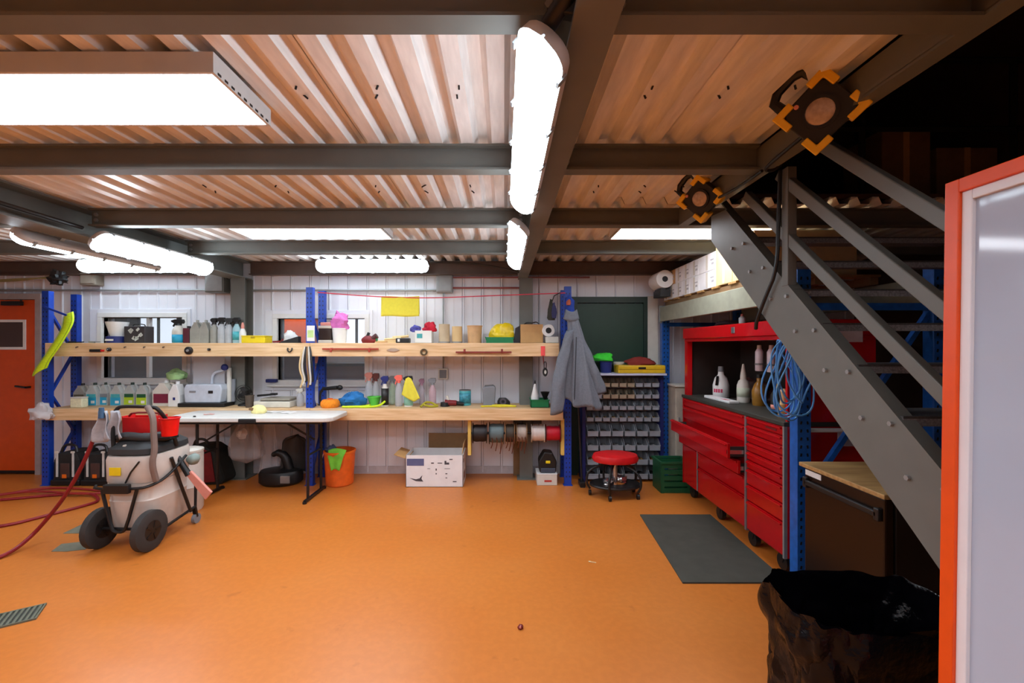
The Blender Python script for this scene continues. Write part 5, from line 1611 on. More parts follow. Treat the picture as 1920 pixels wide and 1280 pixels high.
def end_frame(y, label, z1=2.02):
    t = thing('pallet_rack_frame', label, 'rack upright', (FX0, y, 0), group='blue pallet rack frames')
    for xx in (FX0, FX1):
        p = frame_post(MB(), xx, y, z1).build('post', BLUE_R, t, world=True, bevel=.002)
        mb = MB()
        z = .10
        while z < z1 - .05:
            for dx in (-.02, .02):
                mb.cbox((xx + dx, y - .0035, z), (.010, .003, .020), (0, 12 if dx < 0 else -12, 0))
            z += .05
        mb.build('slots', DARKMETAL, p, world=True, kind='stuff')
    for za in (.15, .56, 1.776):
        MB().bar((FX0 + .04, y + .035, za), (FX1 - .04, y + .035, za), .03, .045, (0, 1, 0)).build('strut', BLUE_R, t, world=True)
    for za, zb in ((.18, .53), (.60, 1.74)):
        MB().bar((FX0 + .04, y + .035, za), (FX1 - .04, y + .035, zb), .03, .03, (0, 1, 0)).build('brace', BLUE_R, t, world=True)


end_frame(2.66, 'blue pallet rack frame between red chest and black fridge')
end_frame(4.93, 'blue pallet rack frame at the wall behind the parts rack', 1.965)
RB0, RB1 = 1.81, 1.975
for xx, lab in ((FX0 - .045, 'grey-green rack beam carrying the cartons above the red chest'), (FX1 + .045, 'rear rack beam behind the stacked cartons')):
    t = thing('rack_beam', lab, 'beam', (xx, 3.8, RB0))
    MB().box(xx - .022, xx + .022, 2.74, 4.93, RB0, RB1).build('box_section', mat('grey_green_beam', (150, 152, 134), .5), t, world=True, bevel=.004)
    for yy in (2.735, 4.935):
        MB().box(xx - .03, xx + .03, yy - .004, yy + .004, RB0 - .02, RB1 + .02).build('end_plate', GREYMETAL, t, world=True)
# pallet and cartons
PZ = RB1
t = thing('pallet', 'weathered wooden pallet under the stacked cartons', 'pallet', (2.28, 4.1, PZ))
for k in range(7):
    yy = 3.10 + k * .283
    MB().box(1.84, 2.74, yy, yy + .12, PZ + .055, PZ + .072).build('deck_board', TOPWOOD, t, world=True)
for xx in (1.86, 2.26, 2.66):
    MB().box(xx, xx + .06, 3.10, 4.92, PZ + .0005, PZ + .055).build('stringer', KRAFT_D, t, world=True)
BZ0 = PZ + .072
CT = []
ys = [3.14, 3.45, 3.72, 4.04, 4.24, 4.42, 4.60, 4.78, 4.92]
for k in range(len(ys) - 1):
    ya, yb = ys[k], ys[k + 1]
    top = 2.385 if yb <= 4.0 else 2.36
    m_ = KRAFT_L if k < 2 else CARTON
    stack = 1 if k < 2 else 2
    for s in range(stack):
        hh = (top - BZ0) / stack
        z0 = BZ0 + s * hh
        names = {0: 'near', 1: 'second', 2: 'third', 3: 'fourth', 4: 'fifth', 5: 'sixth', 6: 'seventh', 7: 'eighth', 8: 'farthest'}
        lab = '%s %s carton from the stairs on the pallet%s' % (ORD[k], 'pale brown' if k < 2 else 'white', '' if stack == 1 else [', bottom layer', ', top layer'][s])
        if stack == 2 and s == 1 and k == 6:
            m2 = KRAFT
            lab = 'small brown carton among white ones high on the pallet'
        else:
            m2 = m_
        c = thing('stacked_carton', lab, 'carton', (2.2, (ya + yb) / 2, z0), group='cartons on the rack pallet')
        MB().box(1.845, 2.60, ya + .003, yb - .003, z0, z0 + hh - .002).build('body', m2, c, world=True, bevel=.003)
        MB().box(1.8435, 1.845, (ya + yb) / 2 - .018, (ya + yb) / 2 + .018, z0 + .01, z0 + hh - .01).build('tape', IVORY, c, world=True)
        if k >= 2:
            mb = MB().box(1.8432, 1.845, ya + .03, ya + .09, z0 + hh * .55, z0 + hh * .62).box(1.8432, 1.845, ya + .03, ya + .07, z0 + hh * .3, z0 + hh * .42)
            mb.build('printed_mark', mat('faint_print', (170, 166, 168), .6), c, world=True)
# big paper roll at the far end of the pallet
t = thing('paper_roll', 'large white roll with dark core at the end of the pallet beam', 'roll', (1.76, 4.66, 2.06 + .20))
MB().lathe([(.032, 0), (.095, 0), (.098, .004), (.098, .25), (.032, .25), (.032, 0)], 24, axis='y', cap0=False, cap1=False).build('paper', WHITE, t, smooth=True)
MB().lathe([(.0315, .002), (.0315, .248)], 16, axis='y').build('core', BLACK, t, smooth=True)
mb = MB().box(-.05, .06, -.0, .22, -.19, -.115).box(-.045, .0, .0, .2, -.115, -.1)
mb.build('roll_bracket', BLACK, t)
# blue cable loops on the frame
t = thing('blue_cable_coil', 'loops of light blue cable hung on the near pallet rack post', 'cable', (1.735, 2.62, 1.5))
for k in range(9):
    L, W = rnd.uniform(.36, .50), rnd.uniform(.06, .11)
    ox, oy = rnd.uniform(-.07, .03), -.015 - .012 * k
    tw = rnd.uniform(-.3, .3)
    pts = []
    for q in range(16):
        an = 2 * math.pi * q / 16
        px_ = W * math.sin(an) * (1 - .35 * math.cos(an))
        pz_ = -L / 2 + L / 2 * math.cos(an)
        pts.append((ox + px_ + tw * .1 * math.sin(an * 2), oy + .02 * math.sin(an * 3 + k), pz_ + .07))
    MB().tube(pts, .0055, 6, True, smooth=1).build('loop', CABLEBLUE, t, smooth=True)
MB().cyl((.07, .03, .06), (.03, -.14, .065), .008, n=8).build('hook', GREYMETAL, t)

# ================================================================== FRIDGE
t = thing('bar_fridge', 'small black-brown fridge with a wooden top under the stairs', 'fridge', (2.0, 2.21, 0))
fx0, fx1, fy0, fy1 = 1.74, 2.26, 1.95, 2.47
MB().box(fx0 + .05, fx1, fy0, fy1, .03, .83).build('body', mat('fridge_body', (20, 16, 16), .4), t, world=True, bevel=.006)
dr = MB().box(fx0, fx0 + .045, fy0, fy1, .06, .83).build('door', FRIDGE, t, world=True, bevel=.008)
MB().box(fx0 - .022, fx0 - .002, fy0 + .02, fy1 - .02, .735, .765).box(fx0 - .022, fx0, fy0 + .01, fy0 + .04, .72, .78).box(fx0 - .022, fx0, fy1 - .04, fy1 - .01, .72, .78).build('door_handle', BLACK, dr, world=True, bevel=.006)
MB().box(fx0 - .0025, fx0, fy1 - .13, fy1 - .01, .79, .82).build('white_sticker', WHITE, dr, world=True)
MB().box(fx0 - .02, fx1 + .02, fy0 - .02, fy1 + .02, .832, .855).build('wooden_top', TOPWOOD, t, world=True, bevel=.004)
for xx in (fx0 + .09, fx1 - .05):
    for yy in (fy0 + .06, fy1 - .06):
        MB().cyl((xx, yy, 0), (xx, yy, .03), .02, n=10).build('foot', BLACK, t, world=True)

# ================================================================== STAIRCASE
SXL, SXR = 1.345, 2.60
SL = .925
SS = .945
def top_z(y): return 1.163 + SS * (y - 1.328)
def bot_z(y): return .866 + SS * (y - 1.345)
st = thing('staircase', 'grey steel staircase with open treads down from the deck', 'staircase', (1.75, .6, 0))
yb0 = 1.345 - .866 / SS
yt = 2.77
poly = [(yb0, 0), (yb0 - .10, 0), (yb0 - .10, top_z(yb0 - .10)), (2.59, top_z(2.59)), (yt, 2.37), (yt, bot_z(yt))]
poly2 = poly[:3] + [(2.40, top_z(2.40)), (2.45, bot_z(2.45))]
for k, xx in enumerate((SXL, SXR)):
    s = MB().prism(poly if k == 0 else poly2, xx, xx + .010, 'yz').build('stringer', STEEL, st, world=True)
    fl = MB()
    o = .045
    xa, xb = (xx + .010, xx + .010 + o) if k == 0 else (xx - o, xx)
    for f, dz in ((top_z, -.010), (bot_z, 0.0)):
        a, b = yb0 + .02, (yt - .02 if k == 0 else 2.38)
        fl.add([(xa, a, f(a) + dz), (xb, a, f(a) + dz), (xb, b, f(b) + dz), (xa, b, f(b) + dz), (xa, a, f(a) + dz + .01), (xb, a, f(a) + dz + .01), (xb, b, f(b) + dz + .01), (xa, b, f(b) + dz + .01)],
               [(0, 1, 2, 3), (4, 7, 6, 5), (0, 4, 5, 1), (1, 5, 6, 2), (2, 6, 7, 3), (3, 7, 4, 0)])
    fl.build('stringer_flange', STEEL, s, world=True)
    if k == 0:
        stringer0 = s
nst = 13
rise, going = .1685, .182
yy, zz = 1.45, 1.29
steps = []
for k in range(-7, 6):
    steps.append((yy + k * going, zz + k * rise))
NOSING = mat('perforated_nosing', (140, 138, 140), .5, .2, .35, 120, .5)
TREAD = mat('chequer_plate', (82, 80, 80), .5, .35, .25, 70, .4)
for (sy, sz) in steps:
    if sz < .1 or sz > 2.3:
        continue
    tr = MB().box(SXL + .012, SXR - .002, sy, sy + .20, sz - .008, sz).build('tread', TREAD, st, world=True)
    MB().box(SXL + .012, SXR - .002, sy, sy + .006, sz - .034, sz - .008).build('nosing', NOSING, tr, world=True)
    for dy, dz in ((.03, -.03), (.15, -.03)):
        MB().cyl((SXL, sy + dy, sz + dz), (SXL - .010, sy + dy, sz + dz), .009, n=6).build('bolt', GREYMETAL, stringer0, world=True)
RX = SXL + .02
mb = None
for zr in (1.93, 1.652, 1.386):
    y1 = 1.328 + (2.375 - zr) / SL
    y0 = .55
    MB().bar((RX, y0, zr + SL * (y0 - 1.328)), (RX, y1, 2.375), .035, .048).build('handrail', STEEL, st, world=True, bevel=.004)
MB().box(RX - .022, RX + .022, 2.02, 2.064, top_z(2.04) - .02, 2.38).build('rail_post', STEEL, st, world=True, bevel=.003)
MB().box(RX - .022, RX + .022, .60, .644, top_z(.62) - .02, 1.30).build('rail_post', STEEL, st, world=True, bevel=.003)
mb = MB().tube([(SXL - .018, 2.05, 2.37), (SXL - .02, 2.06, 2.15), (SXL - .02, 2.07, 1.90), (SXL - .02, 2.16, 1.78), (SXL - .02, 2.24, 1.66), (SXL - .005, 2.27, 1.62)], .009, 7, smooth=2)
solo(mb, 'power_cable', 'black cable hanging down the stair rail post', 'cable', BLACK, smooth=True)
mb = MB().tube([(1.24, 1.76, 2.40), (1.235, 1.88, 2.385), (1.24, 2.05, 2.37), (1.30, 2.05, 2.372), (SXL - .016, 2.05, 2.40)], .008, 6, smooth=2)
mb.tube([(1.24, 2.05, 2.37), (1.24, 2.25, 2.366), (1.235, 2.45, 2.38), (1.24, 2.58, 2.40)], .008, 6, smooth=2)
solo(mb, 'lamp_cable', 'thin black cable joining the two work lamps along the deck edge', 'cable', BLACK, smooth=True)


# ================================================================== WORK LAMPS
def worklamp(loc, label, s=1.0, yaw=-37, pitch=20, roll=-40):
    t = thing('work_lamp', label, 'lamp', loc, group='yellow and black work lamps', rot=(R(pitch), R(roll), R(yaw)), mode='YXZ')
    a = .088 * s
    c = .03 * s
    oct_ = [(-a + c, -a), (a - c, -a), (a, -a + c), (a, a - c), (a - c, a), (-a + c, a), (-a, a - c), (-a, -a + c)]
    MB().prism(oct_, -.02 * s, .035 * s).build('body', BLACK, t, bevel=.004)
    MB().lathe([(.056 * s, -.02 * s), (.056 * s, -.032 * s), (.044 * s, -.032 * s), (.044 * s, -.022 * s)], 24, axis='y', cap0=False, cap1=False).build('bezel', DARKMETAL, t, smooth=True)
    MB().lathe([(.045 * s, -.021 * s), (.044 * s, -.027 * s), (.03 * s, -.030 * s)], 24, axis='y').build('lens', LENSOFF, t, smooth=True)
    for sx, sz in ((1, 1), (1, -1), (-1, 1), (-1, -1)):
        L = [(a + .014 * s, a + .014 * s), (a + .014 * s, a - .055 * s), (a - .012 * s, a - .055 * s), (a - .012 * s, a - .012 * s), (a - .055 * s, a - .012 * s), (a - .055 * s, a + .014 * s)]
        MB().prism([(p * sx, q * sz) for p, q in L], -.034 * s, .04 * s).build('corner_guard', WORKYEL, t, bevel=.004)
    MB().tube([(-.06 * s, .02 * s, a), (-.06 * s, .03 * s, a + .075 * s), (.06 * s, .03 * s, a + .075 * s), (.06 * s, .02 * s, a)], .018 * s, 8, smooth=1).build('handle', BLACK, t, smooth=True)
    MB().cbox((0, .055 * s, 0), (.05 * s, .05 * s, .05 * s)).build('bracket', BLACK, t, bevel=.003)
    MB().cyl((-.03 * s, -.036 * s, a * .80), (-.03 * s, -.02 * s, a * .80), .008 * s, n=8).build('switch', SALMON, t)


worklamp((1.185, 1.60, 2.405), 'larger yellow and black work lamp on the deck edge beam', 1.05)
worklamp((1.18, 2.55, 2.41), 'smaller yellow and black work lamp above the stair head', 1.0, yaw=-50)
t = thing('beam_spotlight', 'small dark spotlight in the corner at the top right beam', 'spotlight', (1.20, 1.085, EYE + .92))
MB().cyl((0, 0, 0), (-.035, -.02, -.02), .022, .028, 12).build('head', BLACK, t, smooth=True)
MB().cbox((.02, 0, .01), (.05, .02, .02)).build('arm', DARKMETAL, t)
MB().cyl((-.037, -.021, -.021), (-.034, -.019, -.019), .022, n=12).build('lens', CHROME, t)
t = thing('beam_clamp', 'black pipe clamp beside the near end of the big batten', 'clamp', (.13, 1.02, EYE + .81))
MB().cyl((-.03, .06, -.02), (.03, -.02, .03), .022, n=12).build('pipe', DARKMETAL, t, smooth=True)
MB().cbox((.02, .02, .02), (.06, .05, .05), (20, 10, 0)).build('jaw', BLACK, t, bevel=.005)
MB().cyl((-.02, .09, -.035), (-.015, .06, -.02), .012, n=8).build('screw', CHROME, t)

# ================================================================== WHITEBOARD
WBX, WY0, WY1 = 1.14, .28, 1.105
WZ0, WZ1 = .40, EYE + .419
t = thing('whiteboard', 'large whiteboard with an orange frame at the right edge', 'whiteboard', (WBX, .7, WZ0), rot=(0, R(.8), 0))
L0, L1, H = WY0 - .7, WY1 - .7, WZ1 - WZ0
f = .034
mb = MB().box(-.020 + .0, .035, L1 - f, L1, 0, H).box(-.020, .035, L0, L0 + f, 0, H).box(-.020, .035, L0 + f, L1 - f, H - f, H).box(-.020, .035, L0 + f, L1 - f, 0, f)
mb.build('outer_frame', ORANGE_FRAME, t, bevel=.002)
g = .024
mb = MB().box(-.012, .02, L1 - f - g, L1 - f, f, H - f).box(-.012, .02, L0 + f, L0 + f + g, f, H - f).box(-.012, .02, L0 + f + g, L1 - f - g, H - f - g, H - f).box(-.012, .02, L0 + f + g, L1 - f - g, f, f + g)
mb.build('inner_trim', WTRIM, t, bevel=.002)
MB().box(-.002, .012, L0 + f + g, L1 - f - g, f + g, H - f - g).build('writing_surface', WBOARD, t)
MB().box(.02, .034, L0 + f, L1 - f, f, H - f).build('backing', KRAFT_D, t)
for yy in (L0 + .05, L1 - .08):
    MB().box(-.01, .03, yy, yy + .04, -WZ0 + .012, 0).build('leg', DARKMETAL, t)
    MB().box(-.20, .20, yy - .01, yy + .05, -WZ0 + .003, -WZ0 + .028).build('foot', DARKMETAL, t)

# ================================================================== BIN WITH BLACK LINER
BXC, BYC = 1.26, 1.50
t = thing('waste_bin', 'waste bin lined with a crinkled black bag beside the whiteboard', 'bin', (BXC, BYC, 0))


def sup(an, a, b, e=.55):
    c, s = math.cos(an), math.sin(an)
    return (math.copysign(abs(c) ** e, c) * a, math.copysign(abs(s) ** e, s) * b)


def crk(p, k=1.0):
    v = Vector(p)
    return noise.noise(v * 9) * .6 + noise.noise(v * 21) * .4


def fn_out(u, v):
    an = u * 2 * math.pi
    z = .64 - .60 * v
    bulge = 1.0 + .05 * math.sin(min(1, v * 4) * math.pi) - .10 * v
    x, y = sup(an, .285 * bulge, .185 * bulge)
    n_ = crk((x * 1.6, y * 1.6, z * .55)) * (.030 + .012 * v)
    k = 1 + n_ / .2
    lip = .022 * noise.noise(Vector((math.cos(an) * 3, math.sin(an) * 3, 1))) if v < .3 else 0
    return (x * k, y * k, z + lip * (1 - v / .3) if v < .3 else z)


MB().grid(fn_out, 110, 44, True).build('liner_outside', BAGBLACK, t, smooth=True)


def fn_in(u, v):
    an = u * 2 * math.pi
    s = 1 - .10 * v
    x, y = sup(an, .282 * s, .182 * s)
    lip = .022 * noise.noise(Vector((math.cos(an) * 3, math.sin(an) * 3, 1))) * (1 - v)
    z = .645 + .02 * math.sin(min(1, v * 9) * math.pi) - .50 * v
    k = 1 + crk((x * 2, y * 2, z * .8 + 4)) * .16 * min(1, v * 4)
    return (x * k, y * k, z + lip)


MB().grid(fn_in, 100, 26, True).build('liner_inside', BAGBLACK, t, smooth=True)
MB().prism([sup(2 * math.pi * q / 32, .24, .15) for q in range(32)], .0, .16, 'xy').build('bin_base', BLACK, t)

# ================================================================== FLOOR THINGS
mb = MB()
fc = [(X(1200, 800 * 1.53 / 318), 800 * 1.53 / 318), (1.86, 800 * 1.53 / 318), (X(1478, 2.745), 2.745), (X(1280, 2.745), 2.745)]
mb = MB().prism([(a, b) for a, b in fc], .0005, .010, 'xy')
o = mb.build('floor_mat', MATGREY)
tag(o, 'dark grey rubber mat on the floor before the red chest', 'mat')
o = None


def fy(py): return 800 * EYE / (py - VPY)


def floor_patch(pts, name, label, cat, m, th=.003):
    poly = [(X(px, fy(py)), fy(py)) for px, py in pts]
    return solo(MB().prism(poly, .0005, th, 'xy'), name, label, cat, m)


floor_patch([(118, 1000), (160, 980), (190, 975), (215, 985), (170, 1000)], 'floor_patch', 'grey worn patch behind the left vacuum wheel', 'patch', PATCHGREY)
floor_patch([(96, 1034), (115, 1020), (150, 1016), (175, 1020), (160, 1030), (125, 1034)], 'floor_patch', 'grey worn patch in front of the left vacuum wheel', 'patch', PATCHGREY)
# floor drain
g0 = Vector((-2.66, 2.455, 0))
t = thing('floor_drain', 'slotted metal floor drain at the left picture edge', 'drain', (g0.x, g0.y, 0), rz=33)
MB().box(-.80, 0, -.075, .075, .0005, .004).build('pan', mat('drain_dark', (52, 54, 48), .7), t)
MB().box(-.80, 0, -.085, -.075, .0005, .010).box(-.80, 0, .075, .085, .0005, .010).box(-.008, 0, -.075, .075, .0005, .010).build('frame', GRATE, t)
gm = None
for k in range(32):
    if gm is None:
        gm = MB().box(-.006, .006, -.075, .075, .004, .0095).build('slat', GRATE, t)
        gm.location = (-.02, 0, 0)
    else:
        o = gm.copy()
        C.objects.link(o)
        o.location = (-.02 - k * .024, 0, 0)
t = thing('foil_scrap', 'tiny dark red sweet wrapper on the bare floor', 'wrapper', (X(976, fy(1178)), fy(1178), 0))
MB().lump((0, 0, 0), (.03, .03, .022), 2, .5, 12, 8, 3).build('foil', DARKRED, t, smooth=True)
MB().lump((-.002, -.008, .008), (.014, .014, .012), 5, .4, 10, 6, 3).build('pale_side', SALMON, t, smooth=True)
solo(MB().bar((0, 0, .004), (.035, -.01, .003), .006, .004).lump((-.008, .004, 0), (.018, .016, .008), 2, .4, 10, 6), 'wood_chip', 'small pale chip lying on the floor left of the mat', 'scrap', KRAFT_L, (X(1108, fy(1054)), fy(1054), 0))

# hoses
hz = .014
def fp(px, py, z=hz): return (X(px, fy(py)), fy(py), z)
vx, vy = -2.86, 3.45
pts = [fp(-220, 1085), fp(-60, 1065), fp(10, 1046), fp(55, 1022, .05), (X(95, 3.30), 3.30, .22), (X(130, 3.28), 3.28, .42), (X(160, 3.27), 3.27, .66), (X(176, 3.27), 3.27, .82), (X(186, 3.28), 3.28, .93)]
solo(MB().tube(pts, .014, 8, smooth=3), 'air_hose', 'dark red hose rising from the floor to the vacuum handle', 'hose', HOSE, smooth=True)
pts = [fp(-200, 1010), fp(0, 992), fp(90, 968), fp(160, 950), fp(190, 940), fp(170, 928, .03), fp(90, 931), fp(0, 940), fp(-120, 946), fp(-220, 938)]
solo(MB().tube(pts, .013, 8, smooth=3), 'air_hose', 'dark red hose in long loops on the floor left of the vacuum', 'hose', HOSE, smooth=True)
pts = [fp(-220, 934), fp(-60, 934), fp(0, 930), fp(70, 918), fp(130, 916), fp(215, 925), fp(150, 934, .04), fp(60, 924, .03), fp(-40, 940, .03)]
solo(MB().tube(pts, .011, 8, smooth=3), 'air_hose', 'thin red hose lying near the door upright', 'hose', mat('red_hose_bright', (156, 40, 40), .5), smooth=True)

# hi-vis strap on the door upright
def strap_pt(u):
    P = [Vector(p) for p in ((X(118, 4.58), 4.62, Z(588, 4.6)), (X(122, 4.55), 4.55, Z(612, 4.55)), (X(100, 4.50), 4.50, Z(650, 4.5)), (X(78, 4.48), 4.48, Z(682, 4.48)), (X(67, 4.46), 4.48, Z(698, 4.46)))]
    n = len(P) - 1
    k = min(int(u * n), n - 1)
    f_ = u * n - k
    p0, p1, p2, p3 = P[max(k - 1, 0)], P[k], P[k + 1], P[min(k + 2, n)]
    return 0.5 * ((2 * p1) + (p2 - p0) * f_ + (2 * p0 - 5 * p1 + 4 * p2 - p3) * f_ ** 2 + (3 * p1 - p0 - 3 * p2 + p3) * f_ ** 3)


def fn(u, v):
    p = strap_pt(v)
    w = .052 + .03 * math.sin(min(1, v * 1.6) * math.pi * .5)
    a = (u - .5) * 2
    return (p.x + a * w * .95, p.y + .02 * a * a, p.z + a * w * .55)


t = thing('hi_vis_sash', 'bright yellow-green hi-vis sash hanging on the door upright', 'sash', (X(120, 4.6), 4.6, 1.3))
MB().grid(fn, 8, 30).build('webbing', HIVIS, t, world=True, smooth=True, solid=.006)
mb = MB()
for a in (-.82, .82):
    mb.grid(lambda u, v: (strap_pt(v).x + (a + (u - .5) * .12) * (.052 + .03 * math.sin(min(1, v * 1.6) * math.pi * .5)) * .95, strap_pt(v).y - .008 + .02 * a * a, strap_pt(v).z + (a + (u - .5) * .12) * (.052 + .03 * math.sin(min(1, v * 1.6) * math.pi * .5)) * .55), 1, 30)
mb.build('edge_stitching', mat('hi_vis_edge', (150, 190, 30), .7), t, world=True)
MB().bar((-5.0, 4.64, Z(575, 4.64)), (-4.72, 4.62, Z(592, 4.62)), .02, .02).build('peg', BLUE, t, world=True)
cloth_lump('clear crumpled bag caught on the door end of the lower rail', 78, .22, .14, .16, mat('milky_film', (222, 220, 224), .4, alpha=.75), Z(785, 4.58), 4.56, 71, .4, 'plastic_bag', 'bag', 1.8)

# ================================================================== WET VACUUM
t = thing('wet_vacuum', 'wheeled industrial vacuum with a cream tank before the bench', 'vacuum', (vx, vy, 0))


def ring(a, b, z, n=32, e=.5):
    return [(sup(2 * math.pi * q / n, a, b, e)[0], sup(2 * math.pi * q / n, a, b, e)[1], z) for q in range(n)]


def loft(prof, n=32, e=.5):
    mb = MB()
    vs = []
    for a, b, z in prof:
        vs += ring(a, b, z, n, e)
    fs = []
    for j in range(len(prof) - 1):
        for i_ in range(n):
            k_ = (i_ + 1) % n
            fs.append((j * n + i_, j * n + k_, (j + 1) * n + k_, (j + 1) * n + i_))
    fs.append(tuple(range(n - 1, -1, -1)))
    m0 = (len(prof) - 1) * n
    fs.append(tuple(range(m0, m0 + n)))
    return mb.add(vs, fs)


TANK = mat('cream_tank', (208, 200, 192), .5, var=.06)
loft([(.155, .19, .10), (.165, .205, .12), (.185, .225, .34), (.188, .228, .35), (.182, .222, .36), (.190, .232, .47), (.194, .236, .485)]).build('lower_tank', TANK, t, smooth=True)
loft([(.188, .230, .487), (.196, .240, .50), (.200, .245, .66), (.192, .236, .69), (.17, .20, .70)]).build('upper_tank', TANK, t, smooth=True)
hd = loft([(.165, .205, .70), (.195, .235, .705), (.190, .23, .745), (.14, .17, .79), (.10, .12, .815)]).build('motor_head', mat('vac_head', (50, 52, 54), .55), t, smooth=True)
MB().lathe([(.012, -.205), (.012, -.19)], 12, axis='y', c=(-.03, 0, .765)).build('switch', OFFWHITE, hd, smooth=True)
for sx, dy in ((-1, .03), (1, -.02)):
    cx_, cy_ = sx * .205, -.235 + dy
    w = MB().lathe([(.075, -.028), (.128, -.030), (.148, -.022), (.148, .022), (.128, .030), (.075, .028)], 30, axis='x', c=(cx_, cy_, .148)).build('wheel', RUBBER, t, smooth=True)
    MB().lathe([(.03, .031 * 1), (.074, .0285), (.072, .024)], 24, axis='x', c=(cx_, cy_, .148), cap1=False).build('hub', BLACK, w, smooth=True)
    mb = MB()
    for q in range(5):
        an = R(q * 72)
        mb.bar((cx_ + .030, cy_ + .02 * math.cos(an), .148 + .02 * math.sin(an)), (cx_ + .030, cy_ + .07 * math.cos(an), .148 + .07 * math.sin(an)), .008, .014)
    mb.build('spokes', DARKMETAL, w)
MB().cyl((-.20, -.22, .148), (.20, -.24, .148), .012, n=8).build('axle', DARKMETAL, t)
for sx in (-1, 1):
    MB().tube([(sx * .195, .24, .40), (sx * .205, .22, .15), (sx * .205, -.20, .10)], .012, 7).build('chassis_tube', BLACK, t, smooth=True)
    f_ = MB().bar((sx * .20, .215, .14), (sx * .20, .235, .055), .03, .02).build('caster_fork', DARKMETAL, t)
    MB().cyl((sx * .20 - .014, .235, .042), (sx * .20 + .014, .235, .042), .042, n=16).build('caster_wheel', GREYPL, f_, smooth=True)
MB().tube([(-.15, -.255, .45), (-.08, -.255, .16), (-.05, -.255, .135), (-.0, -.255, .135), (.03, -.255, .16), (.11, -.255, .45)], .012, 8, smooth=1).build('front_frame', BLACK, t, smooth=True)
MB().tube([(-.23, -.22, .47), (-.20, -.265, .46), (.12, -.265, .46), (.19, -.22, .47), (.215, -.10, .50), (.215, .10, .62)], .011, 8, smooth=2).build('bumper_bar', DARKMETAL, t, smooth=True)
MB().cbox((-.02, -.275, .465), (.19, .035, .07)).build('hose_clamp', BLACK, t, bevel=.008)
MB().cbox((-.06, -.2475, .585), (.085, .004, .06)).build('warning_label', YELLOW, t)
MB().tube([(.02, -.25, .50), (.06, -.25, .58), (.12, -.245, .66)], .006, 6).build('pull_cord', BLACK, t)
MB().tube([(.21, -.05, .64), (.215, .04, .40), (.21, .16, .13)], .013, 7).build('side_strut', BLACK, t, smooth=True)
# handle
MB().tube([(-.13, -.18, .72), (-.15, -.17, .93), (-.15, -.14, 1.05), (-.08, -.13, 1.06), (.12, -.13, 1.055), (.16, -.12, 1.04), (.19, -.04, .90), (.20, .02, .72)], .014, 8, smooth=2).build('push_handle', BLACK, t, smooth=True)
MB().tube([(.11, -.16, 1.06), (.18, -.19, .99), (.19, -.20, .86), (.21, -.21, .74), (.20, -.23, .64), (.21, -.20, .5)], .021, 9, smooth=2).build('suction_hose', mat('taupe_hose', (124, 106, 98), .6), t, smooth=True)
MB().tube([(-.19, -.12, .80), (-.05, -.16, .84), (.08, -.16, .82), (.18, -.05, .80), (.10, .13, .80), (-.10, .14, .82), (-.18, .02, .80)], .032, 9, True, smooth=2).build('coiled_hose', mat('dark_hose', (44, 46, 48), .6), t, smooth=True)
# things on the vacuum
hx, hy = vx, vy
t = thing('rag_pair', 'pale grey rags hanging on the vacuum handle', 'rags', (X(190, 3.26), 3.265, .86))


def fn(u, v):
    a = (u - .5) * 2
    return (a * (.03 + .05 * v) + .01 * math.sin(7 * v), .022 * math.sin(a * 4 + v) - .01 * v, .17 - .24 * v * (1 - .12 * a * a))


MB().grid(fn, 14, 12).build('rag', RAG, t, smooth=True, solid=.006)
MB().grid(lambda u, v: tuple(Vector(fn(u, v * .95)) + Vector((.085, .02, .0))), 14, 12).build('rag', RAG, t, smooth=True, solid=.006)
MB().cyl((.015, -.02, .12), (.015, -.02, .20), .02, .016, 10).build('blue_coupling', mat('steel_blue', (60, 96, 130), .5), t, smooth=True)
t = thing('toolbox_tray', 'long red plastic caddy resting on the vacuum head', 'caddy', (X(272, 3.42), 3.42, .845))
mb = MB().prism([(-.12, 0), (.12, 0), (.135, .13), (.128, .13), (.114, .008), (-.114, .008), (-.128, .13), (-.135, .13)], -.06, .06)
mb.box(-.125, .125, -.063, -.057, 0, .12).box(-.125, .125, .057, .063, 0, .12)
mb.build('body', REDPL, t)
MB().tube([(-.13, 0, .12), (-.10, 0, .15), (.10, 0, .15), (.13, 0, .12)], .008, 6, smooth=1).build('handle', DARKRED, t, smooth=True)
t = thing('measuring_cup', 'bright red plastic cup hung on the vacuum side', 'cup', (X(322, 3.40), 3.38, .82))
MB().lathe([(.052, 0), (.066, .14), (.068, .14), (.062, .14), (.048, .01)], 20).build('body', mat('signal_red', (240, 16, 10), .4), t, smooth=True)
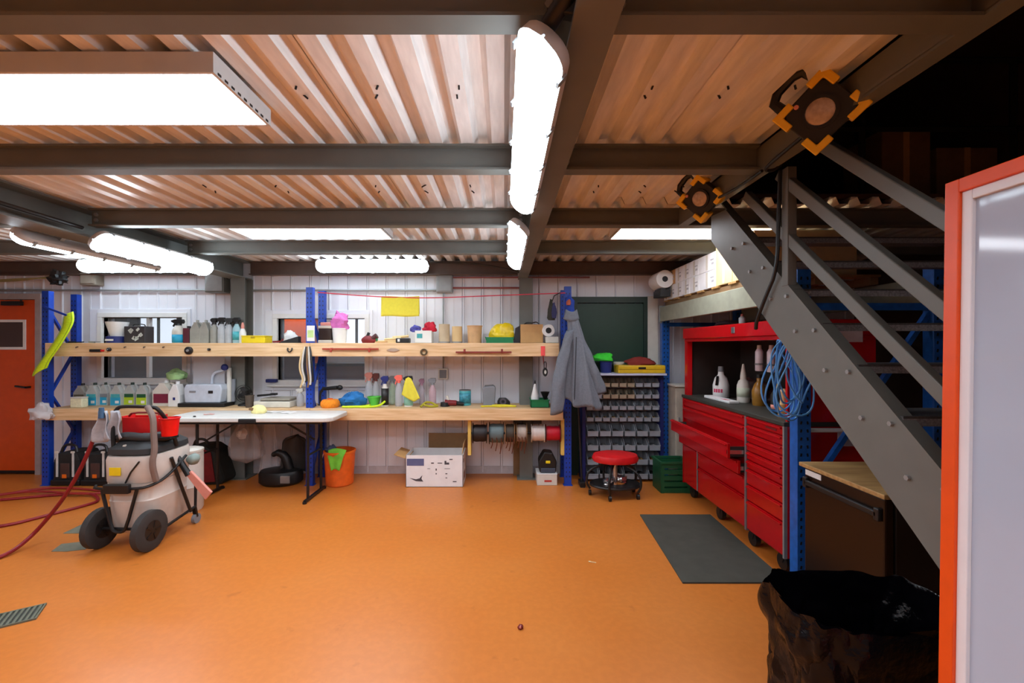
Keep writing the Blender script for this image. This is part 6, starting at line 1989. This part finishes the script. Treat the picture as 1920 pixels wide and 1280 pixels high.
MB().lathe([(.066, .132), (.072, .134), (.072, .142), (.064, .143)], 20, cap0=False, cap1=False).build('rim', REDPL, t, smooth=True)
MB().cbox((-.01, .0, -.012), (.10, .09, .02)).build('holder', BLACK, t, bevel=.004)
t = thing('floor_squeegee', 'hand squeegee with a salmon blade leaning on the vacuum', 'squeegee', (X(352, 3.5), 3.50, .49))
MB().cyl((-.085, 0, .13), (.01, 0, -.02), .020, .026, 10).build('grip', BLACK, t, smooth=True)
MB().prism([(-.012, -.01), (.03, .015), (.20, -.16), (.15, -.22)], -.012, .012).build('blade', SALMON, t, bevel=.004)
MB().lump((.0, .06, .05), (.10, .09, .09), 4, .2, floor=-1).build('knob', mat('grey_green_knob', (130, 146, 140), .5), t, smooth=True)
# second pale drum behind
t = thing('drum', 'cream plastic drum standing behind the vacuum', 'drum', (X(346, 3.95), 3.98, 0))
MB().lathe([(.12, 0), (.13, .02), (.13, .22), (.135, .23), (.13, .24), (.13, .52), (.125, .55)], 22).build('body', TANK, t, smooth=True)
MB().lathe([(.132, .545), (.132, .565), (.10, .575)], 22).build('lid', OFFWHITE, t, smooth=True)

# ================================================================== UPSTAIRS, IN THE DARK
UZ = DZ + .0905
for k, (xx, w, h_, lab) in enumerate(((3.30, .40, .70, 'tall brown carton on the dark upper floor'), (3.80, .50, .55, 'wide brown carton on the dark upper floor'))):
    t = thing('stored_carton', lab, 'carton', (xx, 3.7, UZ))
    MB().cbox((0, 0, h_ / 2), (w, .4, h_)).build('body', KRAFT_D, t, bevel=.005)
    MB().cbox((0, -.2015, h_ / 2), (.05, .002, h_)).build('tape', KRAFT, t)
t = thing('guard_rail', 'dark guard rail along the edge of the upper floor', 'railing', (2.7, 3.1, UZ))
for zz in (.5, 1.0):
    MB().cyl((-1.2, 0, zz), (1.48, 0, zz), .021, n=8).build('rail', DARKMETAL, t, smooth=True)
for xx in (-1.2, -.1, 1.0):
    MB().cyl((xx, 0, 0), (xx, 0, 1.0), .021, n=8).build('post', DARKMETAL, t, smooth=True)
